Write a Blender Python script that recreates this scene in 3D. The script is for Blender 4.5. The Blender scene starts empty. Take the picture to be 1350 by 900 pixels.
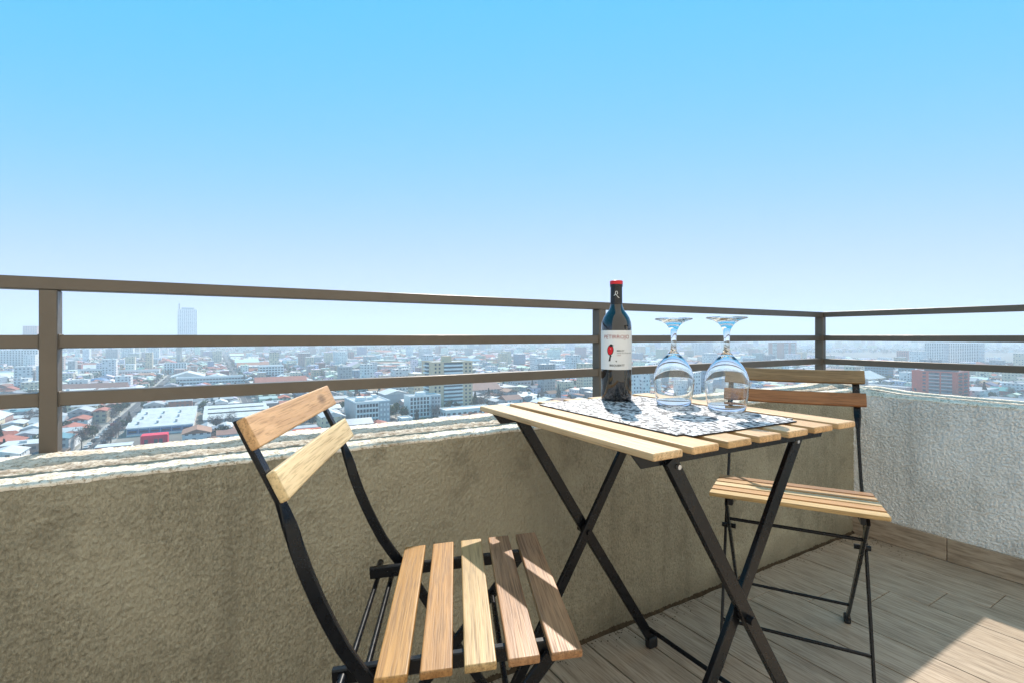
import bpy, bmesh, math, random
from mathutils import Vector, Matrix, noise as mnoise

SC = bpy.context.scene
C = SC.collection
R = math.radians

# ------------------------------------------------------------------ camera
CAM = Vector((-2.4198, -1.0998, 0.8646))
YAW = R(31.0)                         # the lens looks 31 deg clockwise from +y
FPX, HOR = 653.6, 442.34              # focal length and horizon row in photo pixels
cd = bpy.data.cameras.new('camera')
cam = bpy.data.objects.new('camera', cd); C.objects.link(cam)
cam.location = CAM
cam.rotation_euler = (R(90), 0, -YAW)
cd.sensor_width = 36.0
cd.lens = 36.0 * FPX / 1350.0
cd.shift_y = -(450 - HOR) / 1350.0
cd.clip_start = 0.02
cd.clip_end = 40000
SC.camera = cam

# ------------------------------------------------------------------ sky, sun, exposure
KX, KY = 0.62, 0.80                   # shadow run per metre of drop, along -x and -y
sunv = Vector((KX, KY, 1.0)).normalized()
ELEV = math.asin(sunv.z)
AZ = math.atan2(sunv.x, sunv.y)       # clockwise from +y
w = bpy.data.worlds.new('World'); SC.world = w
w.use_nodes = True
nt = w.node_tree
bg = nt.nodes['Background']
sky = nt.nodes.new('ShaderNodeTexSky')
sky.sky_type = 'NISHITA'
sky.sun_disc = False
sky.sun_elevation = ELEV
sky.sun_rotation = AZ
sky.altitude = 0
sky.air_density = 1.0
sky.dust_density = 0.0
sky.ozone_density = 6.0
# the photograph's grade of the whole sky: softer horizon, cyan-blue zenith
def wmath(op, a, b):
    k = nt.nodes.new('ShaderNodeMath'); k.operation = op
    for i, v in enumerate((a, b)):
        if isinstance(v, (int, float)): k.inputs[i].default_value = v
        else: nt.links.new(v, k.inputs[i])
    return k.outputs[0]
sp_ = nt.nodes.new('ShaderNodeSeparateColor'); nt.links.new(sky.outputs[0], sp_.inputs[0])
cb_ = nt.nodes.new('ShaderNodeCombineColor')
r3 = wmath('POWER', sp_.outputs[0], 3.0)
nt.links.new(wmath('MULTIPLY', wmath('DIVIDE', r3, wmath('ADD', r3, 12.0)), 3.0), cb_.inputs[0])
nt.links.new(wmath('MULTIPLY', wmath('POWER', wmath('DIVIDE', sp_.outputs[1], 2.6), .22), 2.85), cb_.inputs[1])
nt.links.new(wmath('MULTIPLY', wmath('POWER', wmath('DIVIDE', sp_.outputs[2], 5.6), .3), 5.2), cb_.inputs[2])
nt.links.new(cb_.outputs[0], bg.inputs[0])
bg.inputs[1].default_value = 0.096
sl = bpy.data.lights.new('sun', 'SUN')
sl.energy = 3.3
sl.angle = R(0.55)
sl.color = (1.0, 0.92, 0.82)
so = bpy.data.objects.new('sun', sl); C.objects.link(so)
so.rotation_euler = sunv.to_track_quat('Z', 'Y').to_euler()
so.location = (0, 0, 30)
SC.view_settings.view_transform = 'Standard'
SC.view_settings.look = 'None'
SC.view_settings.exposure = 1.08
SC.view_settings.gamma = 1.0
SC.view_settings.use_curve_mapping = False
SC.render.engine = 'CYCLES'
SC.cycles.use_denoising = True
SC.cycles.max_bounces = 10
SC.cycles.diffuse_bounces = 4
SC.cycles.glossy_bounces = 4
SC.cycles.transmission_bounces = 10
SC.cycles.transparent_max_bounces = 12
SC.cycles.volume_bounces = 1
SC.cycles.caustics_refractive = True
SC.cycles.caustics_reflective = False
SC.cycles.sample_clamp_indirect = 6.0

HAZE = 0.00046                        # density of the hazy air over the city

# ------------------------------------------------------------------ helpers
class MB:
    """collects faces; build() links them as one mesh object"""
    def __init__(s): s.v = []; s.f = []; s.uv = []; s.c = []
    def face(s, pts, uv=None, col=None):
        n = len(s.v); s.v += [tuple(p) for p in pts]; s.f.append(tuple(range(n, n + len(pts))))
        s.uv.append(uv or [(0, 0)] * len(pts)); s.c.append(col or (1, 1, 1, 1))
    def box(s, x0, x1, y0, y1, z0, z1, col=None, roofcol=None, wuv=False, bottom=True):
        P = [(x0,y0,z0),(x1,y0,z0),(x1,y1,z0),(x0,y1,z0),(x0,y0,z1),(x1,y0,z1),(x1,y1,z1),(x0,y1,z1)]
        q = random.random() * 90 if wuv else 0
        for a, b, L in ((0,1,x1-x0),(1,2,y1-y0),(2,3,x1-x0),(3,0,y1-y0)):
            s.face([P[a],P[b],P[b+4],P[a+4]], [(q,0),(q+L,0),(q+L,z1-z0),(q,z1-z0)] if wuv else None, col)
        s.face([P[4],P[5],P[6],P[7]], [(-9,-9)]*4, roofcol or col)
        if bottom: s.face([P[3],P[2],P[1],P[0]], [(-9,-9)]*4, col)
    def mesh(s, name, attr=False):
        me = bpy.data.meshes.new(name); me.from_pydata(s.v, [], s.f)
        if attr:
            uvl = me.uv_layers.new(name='UVMap')
            flat = [c for f in s.uv for p in f for c in p]; uvl.data.foreach_set('uv', flat)
            ca = me.color_attributes.new('Col', 'FLOAT_COLOR', 'CORNER')
            flat = [c for f, k in zip(s.f, s.c) for _ in f for c in k]; ca.data.foreach_set('color', flat)
        me.update(); return me
    def build(s, name, m, parent=None, attr=False):
        return link(name, s.mesh(name, attr), m, parent)

def link(name, me, m, parent=None, loc=None):
    o = bpy.data.objects.new(name, me); C.objects.link(o)
    if m is not None and me is not None and not me.materials: me.materials.append(m)
    if parent: o.parent = parent
    if loc: o.location = loc
    return o
def inst(name, me, parent, loc=(0,0,0), rz=0, sc=None):
    o = bpy.data.objects.new(name, me); C.objects.link(o); o.parent = parent
    o.location = loc; o.rotation_euler = (0, 0, rz)
    if sc: o.scale = sc
    return o
def empty(name, loc=(0,0,0), rz=0):
    o = bpy.data.objects.new(name, None); C.objects.link(o); o.location = loc; o.rotation_euler = (0,0,rz)
    o.empty_display_size = 0.1
    return o
def tag(o, label=None, cat=None, group=None, kind=None):
    if label: o['label'] = label
    if cat: o['category'] = cat
    if group: o['group'] = group
    if kind: o['kind'] = kind
    return o
def smooth(o, ang=40):
    for p in o.data.polygons: p.use_smooth = True
    o.data.set_sharp_from_angle(angle=R(ang))
    return o

def bevel_box(name, x0, x1, y0, y1, z0, z1, m, parent=None, b=0.003, seg=2, fn=None):
    bm = bmesh.new()
    mt = Matrix.Translation(((x0+x1)/2,(y0+y1)/2,(z0+z1)/2)) @ Matrix.Diagonal((x1-x0,y1-y0,z1-z0,1))
    bmesh.ops.create_cube(bm, size=1.0, matrix=mt)
    if b: bmesh.ops.bevel(bm, geom=list(bm.edges), offset=b, segments=seg, profile=0.6, affect='EDGES', clamp_overlap=True)
    if fn:
        for v in bm.verts: v.co = Vector(fn(v.co))
    me = bpy.data.meshes.new(name); bm.to_mesh(me); bm.free()
    o = link(name, me, m, parent)
    if b:
        smooth(o, 50)
        big = max(p.area for p in me.polygons)
        for p in me.polygons:
            n_ = p.normal                      # broad flat faces keep their own normal
            if p.area > .02*big and max(abs(n_.x), abs(n_.y), abs(n_.z)) > .95: p.use_smooth = False
    return o

def sweep(name, pts, wdir, w_, t_, m, parent=None, b=0.25):
    """rectangular bar with chamfered corners swept along pts; wdir(i) = direction of its wide side"""
    mb = MB(); rings = []
    pts = [Vector(p) for p in pts]
    for i, p in enumerate(pts):
        d = (pts[min(i+1,len(pts)-1)] - pts[max(i-1,0)]).normalized()
        wv = wdir(i) if callable(wdir) else Vector(wdir)
        wv = (wv - d * wv.dot(d)).normalized(); tv = d.cross(wv).normalized()
        a, c = w_/2, t_/2; e = min(a, c) * b
        rings.append([p + wv*x + tv*y for x, y in ((a,c-e),(a-e,c),(-a+e,c),(-a,c-e),(-a,-c+e),(-a+e,-c),(a-e,-c),(a,-c+e))])
    return skin(name, rings, m, parent)
def skin(name, rings, m, parent=None, caps=True, closed=False, sm=40):
    n = len(rings[0]); V = [tuple(p) for r in rings for p in r]; F = []
    k = len(rings)
    for i in range(k if closed else k-1):
        for j in range(n):
            F.append((i*n+j, i*n+(j+1)%n, ((i+1)%k)*n+(j+1)%n, ((i+1)%k)*n+j))
    if caps and not closed: F += [tuple(range(n))[::-1], tuple(range((k-1)*n, k*n))]
    me = bpy.data.meshes.new(name); me.from_pydata(V, [], F)
    bm = bmesh.new(); bm.from_mesh(me); bmesh.ops.recalc_face_normals(bm, faces=bm.faces); bm.to_mesh(me); bm.free()
    o = link(name, me, m, parent); smooth(o, sm); return o
def tube(name, pts, r, m, parent=None, n=10):
    pts = [Vector(p) for p in pts]; rings = []
    for i, p in enumerate(pts):
        d = (pts[min(i+1,len(pts)-1)] - pts[max(i-1,0)]).normalized()
        a = Vector((0,0,1)) if abs(d.z) < .9 else Vector((1,0,0))
        u = d.cross(a).normalized(); v = d.cross(u)
        rr = r[i] if isinstance(r, (list, tuple)) else r
        rings.append([p + (u*math.cos(2*math.pi*j/n) + v*math.sin(2*math.pi*j/n))*rr for j in range(n)])
    return skin(name, rings, m, parent, sm=50)
def lathe(name, prof, m, parent=None, n=64, close=True, sm=60):
    """prof = closed loop or open line of (r, z)"""
    V, F = [], []; k = len(prof)
    for r, z in prof:
        for j in range(n):
            a = 2*math.pi*j/n; V.append((r*math.cos(a), r*math.sin(a), z))
    for i in range(k-1):
        for j in range(n):
            F.append((i*n+j, i*n+(j+1)%n, (i+1)*n+(j+1)%n, (i+1)*n+j))
    me = bpy.data.meshes.new(name); me.from_pydata(V, [], F)
    bm = bmesh.new(); bm.from_mesh(me)
    bmesh.ops.remove_doubles(bm, verts=bm.verts, dist=1e-5)
    bmesh.ops.dissolve_degenerate(bm, edges=bm.edges, dist=1e-6)
    bmesh.ops.recalc_face_normals(bm, faces=bm.faces)
    bm.to_mesh(me); bm.free()
    o = link(name, me, m, parent); smooth(o, sm); return o

# ------------------------------------------------------------------ materials
class N:
    """small node-graph builder round one Principled BSDF"""
    def __init__(s, name, rough=0.6, spec=0.5, metal=0.0, col=None):
        s.m = bpy.data.materials.new(name); s.m.use_nodes = True
        s.t = s.m.node_tree; s.b = s.t.nodes['Principled BSDF']
        s.b.inputs['Roughness'].default_value = rough
        s.b.inputs['Specular IOR Level'].default_value = spec
        s.b.inputs['Metallic'].default_value = metal
        if col: s.b.inputs['Base Color'].default_value = (*col, 1)
    def n(s, typ, **kw):
        k = s.t.nodes.new(typ)
        for a, v in kw.items():
            if a[0] == '_': setattr(k, a[1:], v)
            else: s.set(k.inputs[a.replace('__', ' ')], v)
        return k
    def set(s, inp, v):
        if hasattr(v, 'is_linked') or isinstance(v, bpy.types.NodeSocket): s.t.links.new(v, inp)
        else: inp.default_value = v
    def co(s, kind='Object', scale=(1,1,1), loc=(0,0,0), rot=(0,0,0)):
        tc = s.n('ShaderNodeTexCoord'); mp = s.n('ShaderNodeMapping')
        s.set(mp.inputs[0], tc.outputs[kind]); mp.inputs['Scale'].default_value = scale
        mp.inputs['Location'].default_value = loc; mp.inputs['Rotation'].default_value = rot
        return mp.outputs[0]
    def noise(s, v, scale, detail=4, rough=.55, dist=0):
        k = s.n('ShaderNodeTexNoise'); s.set(k.inputs['Vector'], v)
        k.inputs['Scale'].default_value = scale; k.inputs['Detail'].default_value = detail
        k.inputs['Roughness'].default_value = rough; k.inputs['Distortion'].default_value = dist
        return k.outputs[0]
    def vor(s, v, scale, feature='F1', out=0, rnd=1.0):
        k = s.n('ShaderNodeTexVoronoi'); k.feature = feature; s.set(k.inputs['Vector'], v)
        k.inputs['Scale'].default_value = scale; k.inputs['Randomness'].default_value = rnd
        return k.outputs[out]
    def ramp(s, f, stops, interp='LINEAR'):
        k = s.n('ShaderNodeValToRGB'); s.set(k.inputs[0], f); r = k.color_ramp; r.interpolation = interp
        while len(r.elements) < len(stops): r.elements.new(.5)
        for e, (p, c) in zip(r.elements, stops):
            e.position = p; e.color = (c, c, c, 1) if isinstance(c, (int, float)) else (*c, 1)
        return k.outputs[0]
    def math(s, op, a, b=0.0, c=None):
        k = s.n('ShaderNodeMath'); k.operation = op; s.set(k.inputs[0], a); s.set(k.inputs[1], b)
        if c is not None: s.set(k.inputs[2], c)
        return k.outputs[0]
    def mix(s, f, a, b, mode='MIX'):
        k = s.n('ShaderNodeMix'); k.data_type = 'RGBA'; k.blend_type = mode
        s.set(k.inputs[0], f)
        for i, v in ((6, a), (7, b)):
            s.set(k.inputs[i], (*v, 1) if isinstance(v, tuple) and len(v) == 3 else v)
        return k.outputs[2]
    def bump(s, hgt, strength=.5, dist=.01, prev=None):
        k = s.n('ShaderNodeBump'); s.set(k.inputs['Height'], hgt)
        k.inputs['Strength'].default_value = strength; k.inputs['Distance'].default_value = dist
        if prev is not None: s.set(k.inputs['Normal'], prev)
        return k.outputs[0]
    def base(s, c): s.set(s.b.inputs['Base Color'], c); return s
    def rough(s, c): s.set(s.b.inputs['Roughness'], c); return s
    def nor(s, c): s.set(s.b.inputs['Normal'], c); return s

def wood(name, light, dark, seed, rings=False, rough=.42):
    g = N(name, rough, .4)
    v = g.co('Object', (1, .055, 1), (seed*3.1, seed*1.7, seed*.9))
    warp = g.noise(v, 14, 3, .5)
    vv = g.n('ShaderNodeVectorMath', _operation='MULTIPLY_ADD'); g.set(vv.inputs[0], v); vv.inputs[1].default_value = (1,1,1)
    sc = g.n('ShaderNodeVectorMath', _operation='SCALE'); g.set(sc.inputs[0], g.n('ShaderNodeCombineXYZ', X=warp).outputs[0]); sc.inputs['Scale'].default_value = .05
    g.set(vv.inputs[2], sc.outputs[0])
    broad = g.noise(vv.outputs[0], 22, 5, .6, .6)
    wv = g.n('ShaderNodeTexWave', _wave_type='BANDS', _bands_direction='X'); g.set(wv.inputs['Vector'], vv.outputs[0])
    wv.inputs['Scale'].default_value = 26; wv.inputs['Distortion'].default_value = 9; wv.inputs['Detail'].default_value = 3; wv.inputs['Detail Scale'].default_value = 1.6
    fine = g.noise(g.co('Object', (1, .03, 1), (seed, 0, seed)), 420, 2, .6)
    mid = tuple((a*.62 + b*.38) for a, b in zip(light, dark))
    c = g.ramp(broad, [(.32, dark), (.52, mid), (.72, light)])
    c = g.mix(g.math('MULTIPLY', wv.outputs[0], .46), c, tuple(x*.8 for x in dark))
    c = g.mix(g.ramp(fine, [(.36, .55), (.50, 0.0)]), c, tuple(x*.42 for x in dark))
    # blotches: hand oil and weathering
    bl = g.noise(g.co('Object', (1,.5,1), (0, seed*2.3, 0)), 9, 3)
    c = g.mix(g.ramp(bl, [(.45, 0), (.75, .22)]), c, tuple(min(1, x*1.25+.05) for x in light))
    # a knot or two
    kn = g.vor(g.co('Object', (1,.5,1), (seed*.37, seed*.61, 0)), 6.5)
    c = g.mix(g.ramp(kn, [(.035, .75), (.085, 0)]), c, tuple(x*.3 for x in dark))
    g.base(c)
    g.rough(g.ramp(fine, [(.3, .58), (.6, rough-.05)]))
    g.nor(g.bump(fine, .25, .0012, g.bump(broad, .12, .003)))
    return g.m

def metal_black():
    g = N('black_painted_steel', .28, .25, 0, (.006, .007, .009))
    n_ = g.noise(g.co('Object'), 60, 4)
    g.rough(g.ramp(n_, [(.3, .24), (.7, .33)]))
    g.base(g.ramp(g.noise(g.co('Object'), 180, 3, .7), [(.3, (.004,.005,.007)), (.74, (.006,.007,.010)), (.84, (.012,.012,.014))]))
    return g.m

def bronze():
    g = N('bronze_anodised_metal', .42, .5, .35)
    v = g.co('Object')
    g.base(g.mix(g.noise(v, 7, 5, .6), (.110,.090,.071), (.158,.132,.106)))
    g.rough(g.ramp(g.noise(v, 40, 3), [(.3,.36),(.7,.52)]))
    d = g.noise(v, 160, 3, .7)
    g.nor(g.bump(d, .06, .002))
    return g.m

def stucco(name, light, dark, scale=150, strength=.9, drag=.5):
    """sprayed render: sharp grains dragged downwards, pits, run marks and smudges"""
    g = N(name, .94, .12)
    v = g.co('Object')
    vd = g.co('Object', (1, 1, drag))
    big = g.noise(v, 2.4, 6, .62)
    g1 = g.noise(vd, scale, 2, .5, .35)
    g2 = g.noise(vd, scale*2.3, 3, .6)
    pit = g.vor(vd, scale*.75, 'F1')
    amp = g.ramp(g.noise(v, 5, 4, .6), [(.30, .55), (.70, 1.0)])
    hgt = g.math('ADD', g.math('MULTIPLY', g.ramp(g1, [(.38, 0), (.66, 1)]), .8), g.math('SUBTRACT', g.math('MULTIPLY', g2, .55), g.math('MULTIPLY', pit, .35)))
    hgt = g.math('MULTIPLY', hgt, amp)
    c = g.mix(g.ramp(big, [(.32, 0), (.68, 1)]), dark, light)
    # relief shading painted by height: pits darker, tops of the grains paler
    c = g.mix(g.ramp(hgt, [(.06, .38), (.26, 0)]), c, tuple(x*.55 for x in dark))
    c = g.mix(g.ramp(hgt, [(.66, 0), (.98, .40)]), c, tuple(min(.9, x*1.22) for x in light))
    gr = g.noise(g.co('Object', (1,1,drag)), scale*1.5, 3, .7)
    c = g.mix(g.ramp(gr, [(.36, .55), (.46, 0)]), c, tuple(x*.50 for x in dark))
    c = g.mix(g.ramp(gr, [(.54, 0), (.66, .5)]), c, tuple(min(.92, x*1.3) for x in light))
    # run marks below the coping and smudges left by hands and chairs
    st = g.noise(g.co('Object', (1,1,.06)), 16, 5, .65)
    c = g.mix(g.ramp(st, [(.47, 0), (.72, .55)]), c, tuple(x*.62 for x in dark))
    pt = g.noise(g.co('Object', (1,1,1), (4,1,2)), 1.7, 5, .6, .8)
    c = g.mix(g.ramp(pt, [(.46, 0), (.60, .6)]), c, tuple(min(.9, x*1.22) for x in light))
    sm = g.noise(v, 6.5, 6, .72)
    c = g.mix(g.ramp(sm, [(.55, 0), (.68, .55)]), c, tuple(x*.60 for x in dark))
    # darker towards the floor, with an uneven edge
    sp = g.n('ShaderNodeSeparateXYZ'); g.set(sp.inputs[0], v)
    low = g.math('ADD', sp.outputs[2], g.math('MULTIPLY', g.noise(v, 9, 4), .10))
    c = g.mix(g.ramp(low, [(.045, .75), (.15, 0)]), c, tuple(x*.55 for x in dark))
    g.base(c)
    g.nor(g.bump(g.math('ADD', g.math('ADD', hgt, gr), g.math('MULTIPLY', g2, .6)), strength*.7, .0030, g.bump(big, .25, .02)))
    return g.m

def coping_mat(name='weathered_cement', groove=.085, axis='Y'):
    g = N(name, .95, .1)
    v = g.co('Object')
    n1 = g.noise(v, 30, 6, .7); n2 = g.noise(v, 6, 5, .65); n3 = g.noise(v, 140, 4, .7)
    c = g.mix(g.ramp(n1, [(.35, 0), (.65, 1)]), (.70,.62,.51), (.88,.83,.75))
    c = g.mix(g.ramp(n3, [(.38, .85), (.49, 0)]), c, (.30,.23,.15))
    c = g.mix(g.ramp(n2, [(.56, 0), (.70, .62)]), c, (.26,.20,.13))
    # dirty channel along the plaster joint, with the rail's shadow stripe painted in
    sp = g.n('ShaderNodeSeparateXYZ'); g.set(sp.inputs[0], v)
    off = g.math('ADD', g.math('SUBTRACT', sp.outputs[axis], groove), g.math('MULTIPLY', g.math('SUBTRACT', g.noise(v, 11, 4), .5), .06))
    ch = g.ramp(g.math('ABSOLUTE', off), [(.010, .85), (.052, 0)])
    c = g.mix(g.math('MULTIPLY', ch, g.ramp(g.noise(v, 45, 4, .7), [(.34, .1), (.6, 1)])), c, (.15,.11,.075))
    g.base(c)
    g.nor(g.bump(n3, .6, .004, g.bump(n1, .7, .010)))
    return g.m

def plank_mat():
    g = N('wood_look_porcelain', .34, .5)
    oi = g.n('ShaderNodeObjectInfo')
    off = g.n('ShaderNodeCombineXYZ', X=g.math('MULTIPLY', oi.outputs['Random'], 37.0), Y=g.math('MULTIPLY', oi.outputs['Random'], 91.0))
    v0 = g.co('Object', (1.6, .10, 1))
    va = g.n('ShaderNodeVectorMath', _operation='ADD'); g.set(va.inputs[0], v0); g.set(va.inputs[1], off.outputs[0]); v = va.outputs[0]
    a = g.noise(v, 24, 6, .62, .5); b = g.noise(v, 110, 4, .6); d = g.noise(v, 7, 3, .5)
    c = g.ramp(a, [(.28, (.29,.220,.158)), (.50, (.39,.306,.228)), (.72, (.50,.405,.315))])
    c = g.mix(g.ramp(b, [(.35, .55), (.55, 0)]), c, (.10,.066,.042))
    c = g.mix(g.ramp(d, [(.40, 0), (.70, .12)]), c, (.48,.37,.275))
    hs = g.n('ShaderNodeHueSaturation'); g.set(hs.inputs['Color'], c)
    g.set(hs.inputs['Value'], g.math('MULTIPLY_ADD', oi.outputs['Random'], .06, 1.02))
    c = g.mix(g.ramp(g.noise(g.co('Object'), 5, 5, .7), [(.55, 0), (.72, .22)]), hs.outputs[0], (.48,.36,.25))
    g.base(c)
    g.rough(g.ramp(b, [(.3, .62), (.7, .46)]))
    g.nor(g.bump(b, .22, .0015, g.bump(a, .12, .003)))
    return g.m

def plain(name, col, rough=.6, var=.12, scale=8, spec=.4, metal=0, bump=0):
    g = N(name, rough, spec, metal)
    n_ = g.noise(g.co('Object'), scale, 5, .65)
    g.base(g.ramp(n_, [(.28, tuple(x*(1-var) for x in col)), (.72, tuple(min(1, x*(1+var)) for x in col))]))
    if bump: g.nor(g.bump(n_, bump, .01))
    return g.m

M = {}
M['steel'] = metal_black()
M['bronze'] = bronze()
M['stuccoA'] = stucco('tan_stucco', (.365,.337,.258), (.285,.262,.198), 190, 1.0, .5)
M['stuccoB'] = stucco('pale_grey_stucco', (.86,.85,.83), (.76,.75,.73), 165, 1.0, .9)
M['copingA'] = coping_mat('weathered_cement', .11, 'Y')
M['copingB'] = coping_mat('weathered_cement_end_wall', .10, 'X')
M['plank'] = plank_mat()
M['grout'] = plain('dark_grout', (.020,.017,.014), .9, .3, 60)
M['sealant'] = plain('brown_dirt_joint', (.060,.042,.026), .95, .5, 70, .1, 0, .6)
M['plastic'] = plain('black_plastic', (.010,.012,.016), .45, .2, 50)
M['concrete'] = plain('concrete', (.35,.33,.30), .9, .15, 4)
M['zinc'] = plain('zinc_bolt', (.55,.55,.56), .35, .1, 80, .5, .9)

# ------------------------------------------------------------------ balcony: floor, parapets, railing
XL, YB = -4.6, -2.6                   # how far the balcony runs left and back
fl = MB(); fl.box(XL, .30, YB, .30, -.22, -.0035)
floor = tag(fl.build('floor', M['grout']), kind='structure')
PW, PL = .152, 1.22
for k in range(0, 17):
    x1 = -k*PW - .0017; x0 = -(k+1)*PW + .0017
    j = (-.53 + .106*(k-1)) % PL - PL
    ys = [0.0]
    y = j if j < -.02 else j - PL
    while y > -1.75: ys.append(y); y -= PL
    ys.append(max(y, -1.9))
    for a, b in zip(ys[:-1], ys[1:]):
        bevel_box('floor_plank', x0 if k else x0, x1, b+.0010, a-.0010, -.010, 0.0 - random.Random(k*7+int(a*50)).random()*.0006, M['plank'], floor, .0012, 1)

# parapet along the long side
ZA, ZB = .6195, .6065
wa = MB(); wa.box(XL, .30, 0, .285, -.5, ZA)
wallA = tag(wa.build('parapet_wall', M['stuccoA']), 'long rough tan stucco parapet wall running behind the table and left chair', 'wall')
wb = MB(); wb.box(0, .275, YB, -.0005, -.5, ZB)
wallB = tag(wb.build('parapet_wall', M['stuccoB']), 'pale grey stucco parapet wall at the right end with tile skirting', 'wall')

def rendered_face(name, nu, nv, place, m, parent, amp, drag, scale):
    """coat of sprayed render as real relief: place(u, v) -> point on the wall, outward normal"""
    V = []
    nz = mnoise.noise
    for j in range(nv+1):
        for i in range(nu+1):
            p, nrm = place(i/nu, j/nv)
            q = Vector(((p[0]+p[1])*scale, (p[0]-p[1])*.31*scale, p[2]*scale*drag))
            a = nz(q) + .25*nz(q*.23); b = nz(q*2.1 + Vector((7,3,1)))
            t = min(1, max(0, (a+.26)/.55)); t = t*t*(3-2*t)
            k = 1.0 if 0 < j < nv else 0
            hgt = amp*(t*.85 + b*.28 + .15*nz(q*.06))*k
            V.append((p[0]+nrm[0]*hgt, p[1]+nrm[1]*hgt, p[2]))
    n1 = nu+1
    F = [(j*n1+i, j*n1+i+1, (j+1)*n1+i+1, (j+1)*n1+i) for j in range(nv) for i in range(nu)]
    me = bpy.data.meshes.new(name); me.from_pydata(V, [], F)
    for pl in me.polygons: pl.use_smooth = True
    return link(name, me, m, parent)
rendered_face('render_coat', 1500, 270, lambda u, v: ((-3.4 + u*3.4 - .0005, -.0012, .0005 + v*(ZA-.001)), (0,-1)), M['stuccoA'], wallA, .0024, .60, 265)
rendered_face('render_coat', 470, 200, lambda u, v: ((-.0012, -.0006 - u*1.35, .087 + v*(ZB-.0875)), (-1,0)), M['stuccoB'], wallB, .0030, .85, 170)

def coping(name, n_along, prof, along, m, parent, fine, amp):
    """profile strip pushed along a parapet, roughened; prof = list of (across, z)"""
    V, F = [], []; k = len(prof)
    for i in range(n_along+1):
        for q, (a, z) in enumerate(prof):
            p = Vector(along(i/n_along, a, z))
            s = 1.0
            n1 = mnoise.fractal(p*16, .9, 2.1, 4); n2 = mnoise.noise(p*70); n3 = mnoise.noise(Vector((p.x*2.3, p.y*2.3, 5)))
            n4 = mnoise.noise(p*165 + Vector((3,8,1))); dz = amp*(n1*.55 + n2*.75 + n4*.65) + .0018*n3
            if q in (0, 1):              # ragged lower lip over the wall face
                p.z += .0018*n1 + .0018*n2
            elif q < k-3: p.z += dz
            V.append(p)
    for i in range(n_along):
        for j in range(k-1):
            F.append((i*k+j, (i+1)*k+j, (i+1)*k+j+1, i*k+j+1))
    me = bpy.data.meshes.new(name); me.from_pydata(V, [], F)
    bm = bmesh.new(); bm.from_mesh(me); bmesh.ops.recalc_face_normals(bm, faces=bm.faces); bm.to_mesh(me); bm.free()
    up = sum(p.normal.z for p in me.polygons)
    if up < 0: me.flip_normals()
    return smooth(link(name, me, m, parent), 80)

def topz(a):
    z = .6235 - .0045*math.exp(-((a-.085)/.016)**2) + .002*math.sin(a*40)
    if a < .012: z -= (.012-a)*.12
    if a > .275: z -= (a-.275)**2*30
    return z
pA = [(-.0030,.6165), (-.0038,.6205), (-.001,.6235)] + [(a, topz(a)) for a in [.004+.0052*i for i in range(56)]] + [(.300,.596),(.301,.56),(.28,.54)]
def alA(t, a, z):
    x = -3.7 + t*4.0
    bump = .016*math.exp(-(((x-.20)/.11)**2 + ((a-.22)/.09)**2)) if a > .02 else 0
    bump += .006*math.exp(-(((x+2.70)/.05)**2 + ((a-.235)/.03)**2)) if a > .02 else 0
    return (x, a, z + bump)
copA = coping('coping', 1000, pA, alA, M['copingA'], wallA, 1, .0026)
pB = [(-.0030,.6040), (-.0036,.6075), (-.001,.6100)] + [(a, topz(a)-.0095) for a in [.004+.0060*i for i in range(45)]] + [(.285,.586),(.286,.55),(.27,.53)]
def alB(t, a, z): return (a, -.002 - t*1.75, z + (.012*math.exp(-((t*1.75)/.10)**2) if a > .02 else 0))
copB = coping('coping', 420, pB, alB, M['copingB'], wallB, 1, .0016)
# dirt-filled joint at the foot of the long wall
rings = []
for i in range(160):
    x = XL + .8 + i*(-XL - .8)/159
    hgt = .010 + .010*abs(mnoise.noise(Vector((x*9,0,3)))) + .006*mnoise.noise(Vector((x*40,1,3)))
    d = .010 + .008*mnoise.noise(Vector((x*14,2,0)))
    rings.append([(x,.001,-.001),(x,-d,-.001),(x,-d*.55,hgt*.5),(x,.001,hgt)])
skin('joint_filler', rings, M['sealant'], wallA)
# grit blown into the foot of the walls
gq = random.Random(5); gb = MB()
for i in range(420):
    if gq.random() < .75: x, y = gq.uniform(-2.2, -.02), -abs(gq.gauss(.012, .02)) - .006
    else: x, y = -abs(gq.gauss(.012, .05)) - .02, -abs(gq.gauss(.0, .12)) - .01
    r_ = gq.uniform(.0008, .0030); z = r_*gq.uniform(.5,1.1)
    P = [(x+r_*math.cos(a)*gq.uniform(.6,1.2), y+r_*math.sin(a)*gq.uniform(.6,1.2), 0) for a in (0,1.6,3.1,4.7)]
    for k in range(4): gb.face([P[k], P[(k+1)%4], (x, y, z)])
tag(gb.build('floor_grit', M['sealant']), 'dark grit and crumbs lying along the foot of the parapet walls', 'grit', kind='stuff')
# skirting tiles on the end wall
for y1, y0 in ((0,-.3284),(-.3284,-.9384),(-.9384,-1.5484)):
    bevel_box('skirting_tile', -.0105, -.0002, y0+.0012, y1-.0012, .0012, .0885, M['plank'], wallB, .0012, 1)

# unseen front wall behind the camera, added tall to bounce warm light back
M['bounce_facade'] = plain('cream_render', (.84,.76,.64), .9, .06, 3)
fc = MB(); fc.box(-7.5, .30, -1.85, -1.60, -6.0, 9.5)
fco = tag(fc.build('bounce_facade', M['bounce_facade']), kind='structure')

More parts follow.
